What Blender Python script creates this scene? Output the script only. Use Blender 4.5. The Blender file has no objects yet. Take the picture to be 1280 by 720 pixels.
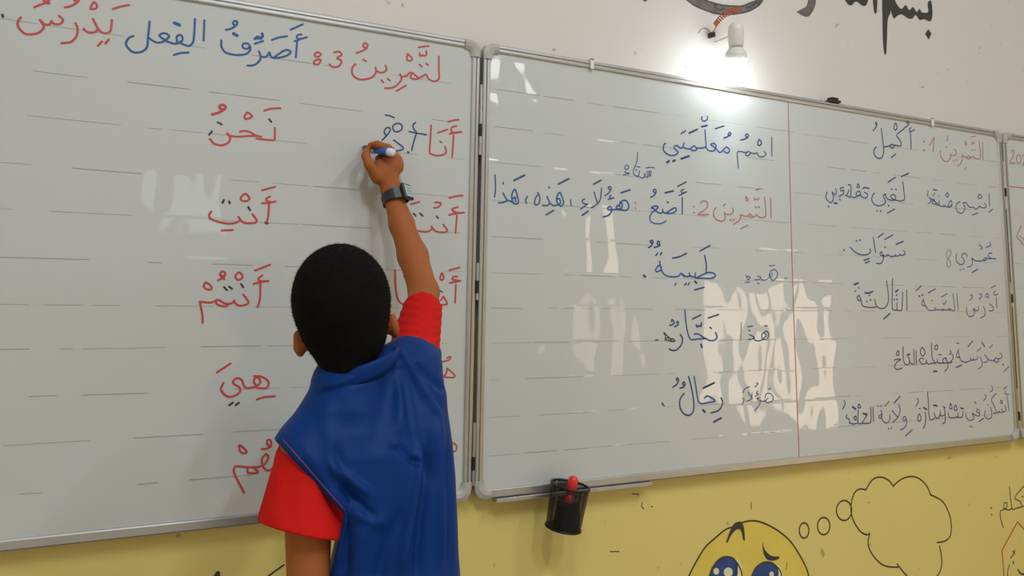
import bpy, bmesh, math, random
import numpy as np
from mathutils import Vector, Matrix
random.seed(7); np.random.seed(7)
scene = bpy.context.scene
COL = scene.collection
Z0 = 0.80                      # height of the boards' lower edge above the floor

# ------------------------------------------------------------------ camera
YAW, PITCH, ROLL = 0.469239, 0.123166, 0.0157654
CAM = Vector((-0.7291, -1.60209, 0.427929 + Z0))
PY, FPX = 247.16, 1000.0
fw = Vector((math.sin(YAW)*math.cos(PITCH), math.cos(YAW)*math.cos(PITCH), math.sin(PITCH)))
_rt = Vector((math.cos(YAW), -math.sin(YAW), 0)); _up = _rt.cross(fw)
cr = _rt*math.cos(ROLL) + _up*math.sin(ROLL)
cu = -_rt*math.sin(ROLL) + _up*math.cos(ROLL)
cam_d = bpy.data.cameras.new('camera'); cam = bpy.data.objects.new('camera', cam_d); COL.objects.link(cam)
m = Matrix((cr, cu, -fw)).transposed().to_4x4(); m.translation = CAM
cam.matrix_world = m
cam_d.sensor_width = 36; cam_d.lens = 36*FPX/1280
cam_d.shift_y = -(360-PY)/1280
cam_d.clip_start = 0.02
scene.camera = cam

def at(px, py, Y=0.0):
    """point on the vertical plane y=Y seen at pixel px,py (z measured from the floor)"""
    d = fw + cr*((px-640)/FPX) - cu*((py-PY)/FPX)
    return CAM + d*((Y-CAM.y)/d.y)

# ------------------------------------------------------------------ world / exposure
w = bpy.data.worlds.new('world'); scene.world = w; w.use_nodes = True
w.node_tree.nodes['Background'].inputs[0].default_value = (0.80, 0.88, 1.0, 1)
w.node_tree.nodes['Background'].inputs[1].default_value = 0.6
scene.view_settings.view_transform = 'Standard'; scene.view_settings.look = 'None'
scene.view_settings.gamma = 1; scene.view_settings.use_curve_mapping = False
scene.view_settings.exposure = -0.28

RX0, RX1, RY0, RY1, RZ = -3.0, 3.35, -6.2, 0.025, 4.1     # the room
def area(name, loc, rot, sx, sy, power, col):
    l = bpy.data.lights.new(name, 'AREA'); l.shape = 'RECTANGLE'; l.size = sx; l.size_y = sy
    l.energy = power; l.color = col
    o = bpy.data.objects.new(name, l); COL.objects.link(o); o.location = loc; o.rotation_euler = rot
    return o
H = math.pi/2
# daylight through the three windows of the right wall, the two of the back wall
WR = [(-2.92, .26, .42, 1.28), (-2.53, .20, .44, 1.30), (-2.24, .22, .44, 1.30), (-4.70, .50, 1.52, 1.92), (-4.70, .50, .58, 1.12)]   # y centre, width, z0, z1
for yc, wd, z0, z1 in WR:
    area('window_area_light', (RX1-.03, yc, (z0+z1)/2), (0, H, 0), z1-z0, wd, (z1-z0)*wd*(8 if z1 == 1.12 else 19), (1.0, .76, .54))
for yc in (-2.2, -4.4):  # unseen left-wall windows, added for soft cool general light
    area('window_area_light', (RX0+.03, yc, 1.95), (0, -H, 0), 1.0, 1.3, 13, (.93, .97, 1.0))
area('window_area_light', (2.92, RY0+.03, 3.62), (H, 0, 0), .30, .5, 5, (.96, .99, 1.0))
area('window_area_light', (-.05, RY0+.03, 2.05), (H, 0, 0), .24, .6, .9, (.90, .97, 1.0))
# tube lamps added on the unseen ceiling for overall illumination
for xc, yc in ((-0.9, -2.6), (1.6, -2.6), (0.3, -3.5)):
    area('tube_fill_light', (xc, yc, RZ-.13), (0, 0, 0), .12, 1.15, 50, (.90, 1.0, 1.10))

# ------------------------------------------------------------------ materials
def mat(name, col, rough=.5, metal=0, spec=.5, coat=0, coat_rough=.1, sheen=0, sss=0, emit=None, es=0, noise=0, nscale=8, bump=0, bscale=40, alpha=None, sheen_tint=None):
    m = bpy.data.materials.new(name); m.use_nodes = True
    nt = m.node_tree; b = nt.nodes['Principled BSDF']
    b.inputs['Base Color'].default_value = (*col, 1); b.inputs['Roughness'].default_value = rough
    b.inputs['Metallic'].default_value = metal; b.inputs['Specular IOR Level'].default_value = spec
    b.inputs['Coat Weight'].default_value = coat; b.inputs['Coat Roughness'].default_value = coat_rough
    if sheen:
        b.inputs['Sheen Weight'].default_value = sheen
        if sheen_tint: b.inputs['Sheen Tint'].default_value = (*sheen_tint, 1)
    if sss:
        b.inputs['Subsurface Weight'].default_value = sss
        b.inputs['Subsurface Radius'].default_value = (.012, .005, .003); b.inputs['Subsurface Scale'].default_value = 1
    if emit: b.inputs['Emission Color'].default_value = (*emit, 1); b.inputs['Emission Strength'].default_value = es
    tc = nt.nodes.new('ShaderNodeTexCoord')
    if noise:
        n = nt.nodes.new('ShaderNodeTexNoise'); n.inputs['Scale'].default_value = nscale; n.inputs['Detail'].default_value = 5
        nt.links.new(tc.outputs['Object'], n.inputs['Vector'])
        mx = nt.nodes.new('ShaderNodeMix'); mx.data_type = 'RGBA'
        mx.inputs[6].default_value = (*[c*(1-noise) for c in col], 1); mx.inputs[7].default_value = (*[min(1, c*(1+noise)) for c in col], 1)
        nt.links.new(n.outputs['Fac'], mx.inputs[0]); nt.links.new(mx.outputs[2], b.inputs['Base Color'])
    if bump:
        n = nt.nodes.new('ShaderNodeTexNoise'); n.inputs['Scale'].default_value = bscale; n.inputs['Detail'].default_value = 4
        nt.links.new(tc.outputs['Object'], n.inputs['Vector'])
        bp = nt.nodes.new('ShaderNodeBump'); bp.inputs['Strength'].default_value = bump; bp.inputs['Distance'].default_value = .002
        nt.links.new(n.outputs['Fac'], bp.inputs['Height']); nt.links.new(bp.outputs[0], b.inputs['Normal'])
    return m

def wall_mat():
    m = mat('painted_plaster', (.74, .69, .62), rough=.55, bump=.35, bscale=30)
    nt = m.node_tree; b = nt.nodes['Principled BSDF']
    g = nt.nodes.new('ShaderNodeNewGeometry'); s = nt.nodes.new('ShaderNodeSeparateXYZ')
    nt.links.new(g.outputs['Position'], s.inputs[0])
    gt = nt.nodes.new('ShaderNodeMath'); gt.operation = 'GREATER_THAN'; gt.inputs[1].default_value = Z0+.5
    nt.links.new(s.outputs[2], gt.inputs[0])
    n = nt.nodes.new('ShaderNodeTexNoise'); n.inputs['Scale'].default_value = 3; n.inputs['Detail'].default_value = 6
    nt.links.new(g.outputs['Position'], n.inputs['Vector'])
    a = nt.nodes.new('ShaderNodeMix'); a.data_type = 'RGBA'
    a.inputs[6].default_value = (.68, .525, .150, 1); a.inputs[7].default_value = (.73, .575, .185, 1)
    nt.links.new(n.outputs['Fac'], a.inputs[0])
    c = nt.nodes.new('ShaderNodeMix'); c.data_type = 'RGBA'; c.inputs[7].default_value = (.63, .585, .53, 1)
    nt.links.new(gt.outputs[0], c.inputs[0]); nt.links.new(a.outputs[2], c.inputs[6])
    # small scuffs on the paint
    v = nt.nodes.new('ShaderNodeTexNoise'); v.inputs['Scale'].default_value = 26; v.inputs['Detail'].default_value = 3
    nt.links.new(g.outputs['Position'], v.inputs['Vector'])
    r = nt.nodes.new('ShaderNodeValToRGB'); r.color_ramp.elements[0].position = .24; r.color_ramp.elements[0].color = (.55, .55, .5, 1)
    r.color_ramp.elements[1].position = .29; r.color_ramp.elements[1].color = (1, 1, 1, 1)
    nt.links.new(v.outputs['Fac'], r.inputs[0])
    mu = nt.nodes.new('ShaderNodeMix'); mu.data_type = 'RGBA'; mu.blend_type = 'MULTIPLY'; mu.inputs[0].default_value = 1
    nt.links.new(c.outputs[2], mu.inputs[6]); nt.links.new(r.outputs[0], mu.inputs[7]); nt.links.new(mu.outputs[2], b.inputs['Base Color'])
    return m

def board_mat():
    m = mat('whiteboard_enamel', (.60, .615, .59), rough=.32, spec=.5, coat=1.0, coat_rough=.03)
    nt = m.node_tree; b = nt.nodes['Principled BSDF']
    g = nt.nodes.new('ShaderNodeNewGeometry'); mp = nt.nodes.new('ShaderNodeMapping')
    mp.inputs['Location'].default_value = (0, 0, -(Z0+.0))
    nt.links.new(g.outputs['Position'], mp.inputs['Vector'])
    s = nt.nodes.new('ShaderNodeSeparateXYZ'); nt.links.new(mp.outputs[0], s.inputs[0])
    # ridges of the covering strips, one per ruled line (pitch 0.081 m)
    d = nt.nodes.new('ShaderNodeMath'); d.operation = 'MULTIPLY_ADD'; d.inputs[1].default_value = 1/.0806; d.inputs[2].default_value = -.06
    nt.links.new(s.outputs[2], d.inputs[0])
    fr = nt.nodes.new('ShaderNodeMath'); fr.operation = 'FRACT'; nt.links.new(d.outputs[0], fr.inputs[0])
    rp = nt.nodes.new('ShaderNodeValToRGB'); e = rp.color_ramp.elements
    e[0].position = 0; e[0].color = (1, 1, 1, 1); e[1].position = 1; e[1].color = (1, 1, 1, 1)
    x = rp.color_ramp.elements.new(.07); x.color = (.35, .35, .35, 1)
    x = rp.color_ramp.elements.new(.5); x.color = (.2, .2, .2, 1)
    x = rp.color_ramp.elements.new(.93); x.color = (.35, .35, .35, 1)
    rp.color_ramp.interpolation = 'B_SPLINE'
    nt.links.new(fr.outputs[0], rp.inputs[0])
    n = nt.nodes.new('ShaderNodeTexNoise'); n.inputs['Scale'].default_value = 5; n.inputs['Detail'].default_value = 1.2; n.inputs['Roughness'].default_value = .62
    mq = nt.nodes.new('ShaderNodeMapping'); mq.inputs['Scale'].default_value = (1.5, 1, .8)
    nt.links.new(mp.outputs[0], mq.inputs['Vector']); nt.links.new(mq.outputs[0], n.inputs['Vector'])
    ad = nt.nodes.new('ShaderNodeMath'); ad.operation = 'MULTIPLY_ADD'; ad.inputs[1].default_value = 5.5
    n3 = nt.nodes.new('ShaderNodeTexNoise'); n3.inputs['Scale'].default_value = 3.3; nt.links.new(mp.outputs[0], n3.inputs['Vector'])
    r3 = nt.nodes.new('ShaderNodeMapRange'); r3.inputs[1].default_value = .44; r3.inputs[2].default_value = .66; r3.inputs[3].default_value = .12
    nt.links.new(n3.outputs['Fac'], r3.inputs[0])
    mm = nt.nodes.new('ShaderNodeMath'); mm.operation = 'MULTIPLY'; nt.links.new(r3.outputs[0], mm.inputs[0]); nt.links.new(rp.outputs[0], mm.inputs[1])
    nt.links.new(n.outputs['Fac'], ad.inputs[0]); nt.links.new(mm.outputs[0], ad.inputs[2])
    bp = nt.nodes.new('ShaderNodeBump'); bp.inputs['Strength'].default_value = 1; bp.inputs['Distance'].default_value = .0011
    nt.links.new(ad.outputs[0], bp.inputs['Height'])
    nt.links.new(bp.outputs[0], b.inputs['Coat Normal'])
    n2 = nt.nodes.new('ShaderNodeTexNoise'); n2.inputs['Scale'].default_value = 2.2; n2.inputs['Detail'].default_value = 3
    nt.links.new(mp.outputs[0], n2.inputs['Vector'])
    mx = nt.nodes.new('ShaderNodeMix'); mx.data_type = 'RGBA'
    mx.inputs[6].default_value = (.515, .54, .52, 1); mx.inputs[7].default_value = (.55, .54, .51, 1)
    nt.links.new(n2.outputs['Fac'], mx.inputs[0]); nt.links.new(mx.outputs[2], b.inputs['Base Color'])
    return m

M = dict(
 wall=wall_mat(), board=board_mat(),
 ceil=mat('ceiling_paint', (.80, .78, .74), .8), floor=mat('terrazzo', (.42, .38, .33), .4, noise=.25, nscale=60),
 alu=mat('brushed_aluminium', (.54, .53, .51), .32, metal=.85, noise=.12, nscale=30),
 aludark=mat('frame_groove', (.16, .15, .13), .5, metal=.3),
 corner=mat('grey_plastic_corner', (.42, .40, .36), .45),
 gap=mat('board_back_edge', (.13, .11, .07), .7),
 red=mat('red_marker_ink', (.50, .055, .055), .5), redp=mat('faded_red_ink', (.46, .16, .14), .5),
 blue=mat('blue_marker_ink', (.012, .085, .26), .5), navy=mat('dark_blue_marker_ink', (.02, .05, .15), .5),
 navyp=mat('faded_blue_ink', (.045, .085, .21), .5), grey=mat('faded_grey_ink', (.24, .26, .25), .5),
 black=mat('black_marker_ink', (.03, .03, .035), .5), rule=mat('pencil_grey_line', (.31, .31, .27), .6),
 paint=mat('black_wall_paint', (.035, .033, .028), .6), paintgrey=mat('sketched_grey_paint', (.13, .12, .105), .7, noise=.75, nscale=70),
 brown=mat('brown_black_paint', (.05, .032, .012), .6), orange=mat('orange_paint', (.42, .07, .015), .6),
 yel=mat('bright_yellow_paint', (.72, .53, .085), .6, noise=.1, nscale=14), eyeblue=mat('dark_blue_paint', (.02, .05, .19), .5, noise=.6, nscale=30),
 eyewhite=mat('cream_paint', (.72, .66, .42), .6),
 white=mat('white_plastic', (.74, .71, .66), .35), whitepen=mat('pen_white_plastic', (.70, .72, .78), .3), penblue=mat('pen_blue_label', (.03, .12, .50), .3),
 penhole=mat('pen_dark_blue_cap', (.015, .02, .12), .3), redpen=mat('red_pen_plastic', (.75, .03, .02), .3), blackp=mat('black_plastic', (.012, .012, .013), .35),
 blackm=mat('black_metal_mesh', (.012, .011, .010), .4, metal=.4), copper=mat('copper_wire', (.50, .12, .05), .4, metal=.3),
 bulb=mat('lit_bulb', (1, 1, 1), .3, emit=(.86, .94, 1.0), es=60),
 skin=mat('skin', (.335, .098, .022), .6, spec=.28, sss=.25, noise=.10, nscale=14, bump=.15, bscale=180), skinred=mat('lip_skin', (.36, .12, .08), .5),
 hair=mat('black_hair', (.0045, .0038, .0032), .9, spec=.12, bump=.5, bscale=500), eye=mat('eye_white', (.8, .78, .74), .2), iris=mat('dark_iris', (.03, .015, .01), .15),
 vest=mat('blue_satin_cloth', (.0008, .027, .15), .52, spec=.14, sheen=.03, sheen_tint=(.15, .4, 1), noise=.12, nscale=7, bump=.12, bscale=260),
 redcloth=mat('red_cotton', (.56, .010, .007), .8, spec=.12, noise=.08, nscale=9, bump=.15, bscale=300), trim=mat('purple_piping', (.075, .025, .13), .6),
 jeans=mat('dark_trousers', (.03, .035, .06), .8, bump=.3, bscale=300), shoe=mat('grey_shoe', (.10, .10, .11), .6), sole=mat('shoe_sole', (.6, .6, .58), .6),
 watch=mat('watch_strap_rubber', (.014, .014, .015), .38), lcd=mat('watch_display', (.42, .50, .52), .12),
 wood=mat('window_frame_paint', (.50, .42, .33), .5), tube=mat('added_lamp_housing', (.8, .8, .8), .4),
)

# ------------------------------------------------------------------ object helpers
def link(o, parent=None):
    COL.objects.link(o)
    if parent: o.parent = parent
    return o
def thing(name, label, cat, loc=(0, 0, 0), group=None):
    o = bpy.data.objects.new(name, None); COL.objects.link(o); o.location = loc
    o['label'] = label; o['category'] = cat
    if group: o['group'] = group
    return o
def finish(name, bm, m, parent=None, smooth=False, label=None):
    """bmesh in world coordinates -> one mesh object"""
    me = bpy.data.meshes.new(name)
    off = Vector((0, 0, 0)); q = parent
    while q is not None: off += q.location; q = q.parent
    if off.length: bmesh.ops.translate(bm, verts=bm.verts, vec=-off)
    bmesh.ops.recalc_face_normals(bm, faces=bm.faces)
    bm.to_mesh(me); bm.free()
    for p in me.polygons: p.use_smooth = smooth
    for mm in (m if isinstance(m, (list, tuple)) else [m]): me.materials.append(mm)
    o = bpy.data.objects.new(name, me); link(o, parent)
    if label: o['label'] = label
    return o
def struct(name, bm, m, parent=None):
    o = finish(name, bm, m, parent)
    if parent is None: o['kind'] = 'structure'
    return o
def box(bm, x0, x1, y0, y1, z0, z1, mi=0):
    v = [bm.verts.new(c) for c in ((x0,y0,z0),(x1,y0,z0),(x1,y1,z0),(x0,y1,z0),(x0,y0,z1),(x1,y0,z1),(x1,y1,z1),(x0,y1,z1))]
    for f in ((0,1,2,3),(4,7,6,5),(0,4,5,1),(1,5,6,2),(2,6,7,3),(3,7,4,0)):
        bm.faces.new([v[i] for i in f]).material_index = mi
    return v
def bevel(bm, w, seg=2):
    bmesh.ops.bevel(bm, geom=list(bm.edges), offset=w, segments=seg, affect='EDGES', profile=.5)
def frame_of(axis):
    a = Vector(axis).normalized(); t = Vector((0, 0, 1)) if abs(a.z) < .9 else Vector((1, 0, 0))
    u = a.cross(t).normalized(); return a, u, a.cross(u)
def loft(bm, rings, cap=True, closed=True, mi=0):
    vs = [[bm.verts.new(p) for p in r] for r in rings]; n = len(vs[0])
    for a, b in zip(vs, vs[1:]):
        for i in range(n if closed else n-1):
            bm.faces.new((a[i], a[(i+1) % n], b[(i+1) % n], b[i])).material_index = mi
    if cap:
        bm.faces.new(vs[0]).material_index = mi; bm.faces.new(vs[-1][::-1]).material_index = mi
def tube(bm, pts, rad, n=10, mi=0, cap=True):
    pts = [Vector(p) for p in pts]; rings = []; pu = None
    for i, p in enumerate(pts):
        d = (pts[min(i+1, len(pts)-1)] - pts[max(i-1, 0)]).normalized()
        if pu is None: _, u, v = frame_of(d)
        else:
            u = (pu - d*pu.dot(d)).normalized(); v = d.cross(u)
        pu = u; r = rad[i] if isinstance(rad, (list, tuple)) else rad
        rings.append([p + (u*math.cos(t) + v*math.sin(t))*r for t in [2*math.pi*k/n for k in range(n)]])
    loft(bm, rings, cap, True, mi)
def lathe(bm, c, axis, prof, n=24, mi=0, cap=True):
    a, u, v = frame_of(axis); c = Vector(c)
    loft(bm, [[c + a*h + (u*math.cos(t)+v*math.sin(t))*r for t in [2*math.pi*k/n for k in range(n)]] for r, h in prof], cap, True, mi)

# ------------------------------------------------------------------ drawn strokes on flat surfaces
def smooth_line(P, closed=False, sub=5):
    if len(P) < 3: return P
    out = []; n = len(P)
    for i in range(n-1):
        p0 = P[i-1] if i > 0 else (P[-2] if closed else P[0]); p1 = P[i]; p2 = P[i+1]
        p3 = P[i+2] if i+2 < n else (P[1] if closed else P[-1])
        for k in range(sub):
            t = k/sub; t2 = t*t; t3 = t2*t
            out.append(tuple(.5*((2*p1[j]) + (-p0[j]+p2[j])*t + (2*p0[j]-5*p1[j]+4*p2[j]-p3[j])*t2 + (-p0[j]+3*p1[j]-3*p2[j]+p3[j])*t3) for j in (0, 1)))
    out.append(P[-1]); return out
def ribbon(bm, P, wd, y, mi=0, lift=0):
    """P: list of (x,z) in metres"""
    if len(P) == 1: P = [(P[0][0]-wd*.35, P[0][1]), (P[0][0]+wd*.35, P[0][1]-wd*.2)]; wd *= 1.35
    Q = [Vector((a, b)) for a, b in P]; Q2 = [Q[0]]
    for q in Q[1:]:
        if (q-Q2[-1]).length > 1e-5: Q2.append(q)
    Q = Q2
    if len(Q) < 2: return
    # round ends
    L = []; N = len(Q)
    for i, q in enumerate(Q):
        d = (Q[min(i+1, N-1)]-Q[max(i-1, 0)]).normalized(); L.append((q, d))
    seq = []
    q, d = L[0]
    for a in (1.0, .75, .4): seq.append((q - d*wd*.5*a, d, wd*.5*math.sqrt(max(0, 1-a*a)) + wd*.02))
    for q, d in L: seq.append((q, d, wd*.5))
    q, d = L[-1]
    for a in (.4, .75, 1.0): seq.append((q + d*wd*.5*a, d, wd*.5*math.sqrt(max(0, 1-a*a)) + wd*.02))
    prev = None
    for q, d, h in seq:
        nrm = Vector((-d.y, d.x))
        y -= 3e-6
        a = bm.verts.new((q.x+nrm.x*h, y, q.y+nrm.y*h)); b = bm.verts.new((q.x-nrm.x*h, y, q.y-nrm.y*h))
        if prev:
            f = bm.faces.new((prev[0], prev[1], b, a)); f.material_index = mi
        prev = (a, b)
def pxz(p, o, Y):
    q = at(o[0]+p[0]/o[2], o[1]+p[1]/o[2], Y); return (q.x, q.z)
def writing(name, parent, m, wd, o, strokes, Y=0.0, label=None, bold=None, straight=False):
    """strokes traced with zoom window origin/scale o=(x,y,k) onto the surface y=Y"""
    bm = bmesh.new()
    for i, s in enumerate(strokes):
        if not s: continue
        P = [pxz(p, o, Y) for p in s]
        cl = len(s) > 3 and s[0] == s[-1]
        ribbon(bm, P if straight else smooth_line(P, cl), wd*(bold.get(i, 1) if bold else 1), Y-.0005-.00001*(i % 7))
    ob = finish(name, bm, m, parent, label=label)
    return ob
def filled(bm, P, Y, mi=0, thick=.0):
    vs = [bm.verts.new((a, Y, b)) for a, b in P]
    f = bm.faces.new(vs); f.material_index = mi
    f.normal_update()
    if f.normal.y > 0: f.normal_flip()
    bmesh.ops.triangulate(bm, faces=[f])

# ================================================================== THE SETTING
bm = bmesh.new(); box(bm, RX0-.1, RX1+.1, RY0-.1, RY1+.1, -.1, 0); struct('floor', bm, M['floor'])
bm = bmesh.new(); box(bm, RX0-.1, RX1+.1, RY0-.1, RY1+.1, RZ, RZ+.1); struct('ceiling', bm, M['ceil'])
bm = bmesh.new(); box(bm, RX0-.1, RX1+.1, RY1, RY1+.12, 0, RZ); wall_front = struct('wall_front', bm, M['wall'])
WLH = [(-2.85, -1.55, 1.45, 2.45), (-5.05, -3.75, 1.45, 2.45)]
def wall_with_holes(name, holes, axis, a0, a1, pos):
    bm = bmesh.new(); xs = sorted({a0, a1, *[h[0] for h in holes], *[h[1] for h in holes]}); zs = sorted({0, RZ, *[h[2] for h in holes], *[h[3] for h in holes]})
    for i in range(len(xs)-1):
        for j in range(len(zs)-1):
            cx, cz = (xs[i]+xs[i+1])/2, (zs[j]+zs[j+1])/2
            if any(h[0] < cx < h[1] and h[2] < cz < h[3] for h in holes): continue
            if axis == 'x': box(bm, pos, pos+.12, xs[i], xs[i+1], zs[j], zs[j+1])
            else: box(bm, xs[i], xs[i+1], pos-.12, pos, zs[j], zs[j+1])
    struct(name, bm, M['wall'])
wall_with_holes('wall_right', [(y-wd/2, y+wd/2, z0, z1) for y, wd, z0, z1 in WR], 'x', RY0, RY1, RX1)
wall_with_holes('wall_left', WLH, 'x', RY0, RY1, RX0-.12)
HB = [(2.77, 3.07, 3.37, 3.87), (-.17, .07, 1.75, 2.35)]
wall_with_holes('wall_back', HB, 'y', RX0, RX1, RY0)
k = 1
for y, wd, z0, z1 in WR:
    bm = bmesh.new(); t = .035; x0, x1 = RX1-.02, RX1+.03
    box(bm, x0, x1, y-wd/2, y-wd/2+t, z0, z1); box(bm, x0, x1, y+wd/2-t, y+wd/2, z0, z1)
    box(bm, x0, x1, y-wd/2, y+wd/2, z0, z0+t); box(bm, x0, x1, y-wd/2, y+wd/2, z1-t, z1)
    struct('window_%d' % k, bm, M['wood']); k += 1
for a, b, z0, z1 in WLH:  # frames for the added left-wall fill windows
    bm = bmesh.new(); t = .04; x0, x1 = RX0-.03, RX0+.025; cy = (a+b)/2
    box(bm, x0, x1, a, a+t, z0, z1); box(bm, x0, x1, b-t, b, z0, z1); box(bm, x0, x1, a, b, z0, z0+t); box(bm, x0, x1, a, b, z1-t, z1); box(bm, x0, x1+.03, cy-.02, cy+.02, z0, z1)
    struct('window_%d' % k, bm, M['wood']); k += 1
for a, b, z0, z1 in HB:
    bm = bmesh.new(); t = .04; y0, y1 = RY0-.03, RY0+.025; cx = (a+b)/2
    box(bm, a, a+t, y0, y1, z0, z1); box(bm, b-t, b, y0, y1, z0, z1); box(bm, a, b, y0, y1, z0, z0+t); box(bm, a, b, y0, y1, z1-t, z1)
    if b-a > 1: box(bm, cx-.02, cx+.02, y0, y1+.03, z0, z1)
    struct('window_%d' % k, bm, M['wood']); k += 1
bm = bmesh.new(); box(bm, RX0, RX1, RY1-.012, RY1, 0, .09); struct('baseboard_front', bm, M['corner'])
for xc, yc in ((-0.9, -2.6), (1.6, -2.6), (0.3, -3.5)):  # housings of the tube lamps added to light the room
    bm = bmesh.new(); box(bm, xc-.05, xc+.05, yc-.62, yc+.62, RZ-.09, RZ); bevel(bm, .008)
    lab = {-0.9: 'added white ceiling tube lamp over the left of the room', 1.6: 'added white ceiling tube lamp over the right of the room', .3: 'added white ceiling tube lamp at the back of the room'}[xc]
    o = finish('added_ceiling_lamp', bm, M['tube']); o['label'] = lab; o['category'] = 'lamp'; o['group'] = 'added ceiling tube lamps'

# ================================================================== WALL WRITING AND MURAL (parts of the front wall)
YW = RY1
def wall_poly(name, m, o, polys, lift=.0006, label=None, sub=4):
    bm = bmesh.new()
    for P in polys:
        Q = smooth_line([pxz(p, o, YW) for p in P+[P[0]]], True, sub)[:-1] if sub else [pxz(p, o, YW) for p in P]
        filled(bm, Q, YW-lift)
    return finish(name, bm, m, wall_front, label=label)
C8 = (840, 0, 8); C4 = (960, 0, 4)
sw = [(110,-25),(140,-5),(230,60),(340,105),(440,138),(540,145),(640,140),(760,115),(860,60),(905,5),(915,-25),(862,-25),(845,5),(780,28),(700,60),(600,60),(500,50),(400,25),(290,-15),(260,-30)]
wall_poly('calligraphy_stroke', M['paintgrey'], C8, [sw], .0005, 'grey hatched sweep of the wall calligraphy')
writing('calligraphy_outline', wall_front, M['paint'], .0035, C8, [sw[:11], sw[11:], [(440,40),(430,75),(480,100),(520,85)], [(860,50),(880,10)], [(800,60),(850,20)], [(740,80),(790,65)]], Y=YW)
bod = [(590,-25),(596,15),(612,50),(628,92),(645,80),(668,72),(700,92),(722,92),(738,75),(758,100),(780,96),(812,106),(822,65),(815,5),(798,15),(800,60),(770,62),(757,45),(742,60),(725,35),(705,50),(688,25),(665,45),(640,15),(625,-20)]
wall_poly('calligraphy_stroke', M['paint'], C4, [bod], .0006, 'black scalloped letters of the wall calligraphy')
wall_poly('calligraphy_stroke', M['paint'], C4, [[(572,-20),(572,100),(574,200),(580,262),(590,268),(594,200),(598,100),(612,60),(604,20),(600,-20)]], .0007, 'long black downstroke of the wall calligraphy')
wall_poly('calligraphy_dot', M['paint'], C4, [[(800,145),(817,168),(803,198),(785,170)]], .0006, sub=0)
wall_poly('calligraphy_stroke', M['paint'], C4, [[(385,-20),(398,20),(418,26),(440,8),(475,30),(492,22),(495,-20)]], .0006)
wall_poly('calligraphy_stroke', M['paint'], C4, [[(524,-20),(530,58),(542,62),(546,-20)]], .0006)
wall_poly('calligraphy_stroke', M['paintgrey'], C4, [[(145,60),(190,82),(215,65),(235,20),(236,-20),(205,-20),(195,30),(175,45)]], .0006, 'grey hatched comma stroke of the wall calligraphy')
writing('calligraphy_outline', wall_front, M['paint'], .003, C4, [[(145,60),(190,82),(215,65),(235,20),(236,-20)], [(145,60),(175,45),(195,30),(205,-20)]], Y=YW)
wall_poly('calligraphy_dot', M['paint'], (640, 0, 4), [[(650,-14),(655,2),(665,8),(676,2),(680,-14)]], .0006)
# sad round face with thought bubbles
F = (840, 630, 7.111)
face = [(150,640),(200,540),(290,390),(380,305),(470,230),(525,208),(620,165),(690,150),(770,155),(860,190),(960,250),(1050,330),(1120,430),(1180,540),(1215,640),
        (1240,800),(1215,980),(1130,1130),(990,1240),(800,1300),(600,1300),(400,1240),(240,1120),(140,960),(110,800)]
wall_poly('mural_face', M['yel'], F, [face], .0003, 'bright yellow round face painted on the wall')
writing('mural_outline', wall_front, M['brown'], .0042, F, [face[:6], face[6:]+[face[0]]], Y=YW-.0003, label='dark outline of the painted round face')
le = [(330,650),(345,600),(365,555),(420,490),(480,468),(540,480),(575,530),(577,600),(565,680),(540,760),(480,810),(410,810),(350,760),(325,700)]
re_ = [(705,660),(720,610),(745,565),(800,525),(850,515),(900,530),(935,580),(938,650),(920,730),(880,800),(820,820),(750,790),(710,730)]
def shift(P, dx, dy): return [(a+dx, b+dy) for a, b in P]
wall_poly('mural_eye', M['eyewhite'], F, [shift(le, 45, 15), shift(re_, 42, 15)], .0008, 'pale rims of the painted eyes')
writing('mural_outline', wall_front, M['brown'], .0038, F, [[(560,500),(595,550),(618,610),(622,680),(600,770)], [(915,540),(955,585),(975,640),(975,700),(950,790)], le+[le[0]], re_+[re_[0]]], Y=YW-.0007)
wall_poly('mural_eye', M['eyeblue'], F, [le, re_], .0010, 'dark blue pupils of the painted face')
circ = lambda x, y, rx, ry: [(x+rx*math.cos(t), y+ry*math.sin(t)) for t in [2*math.pi*k/12 for k in range(12)]]
wall_poly('mural_eye_highlight', M['eyewhite'], F, [circ(390,597,25,30), circ(497,605,40,42), circ(882,622,20,24), circ(800,680,30,35)], .0014)
wall_poly('mural_eyebrow', M['paint'], F, [[(480,335),(510,250),(545,180),(590,155),(622,168),(640,225),(645,318),(632,320),(615,245),(590,222),(555,240),(515,290),(495,338)],
    [(803,343),(820,400),(865,450),(905,465),(948,465),(945,488),(890,503),(840,488),(810,430)]], .0010)
writing('mural_mouth', wall_front, M['brown'], .0042, F, [[(520,1100),(600,1040),(700,1030),(790,1060),(840,1110)]], Y=YW-.0007)
B4 = (960, 540, 4)
def ell(x, y, rx, ry):
    P = circ(x, y, rx, ry); return P+[P[0]]
for e_ in ((180,492,24,38), (278,470,31,43), (380,392,38,50)):
    writing('mural_bubble', wall_front, M['brown'], .0042, B4, [ell(*e_)], Y=YW)
writing('mural_cloud', wall_front, M['brown'], .0042, B4, [
    [(488,288),(460,285),(435,300),(418,345),(415,400),(430,450),(460,495),(490,513),(508,507)], [(508,507),(500,560),(520,610),(560,655),(600,673),(650,675)],
    [(645,660),(695,720),(740,750),(800,750),(845,720),(865,680),(868,630),(857,570)], [(845,552),(885,545),(912,515),(915,450),(900,395),(870,345),(810,312)],
    [(815,318),(790,265),(750,230),(705,223),(660,240),(625,270)], [(628,272),(600,240),(560,225),(520,240),(488,290)]], Y=YW, label='thought cloud outline painted in dark brown')
T5 = (1180, 580, 5.14)
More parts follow.
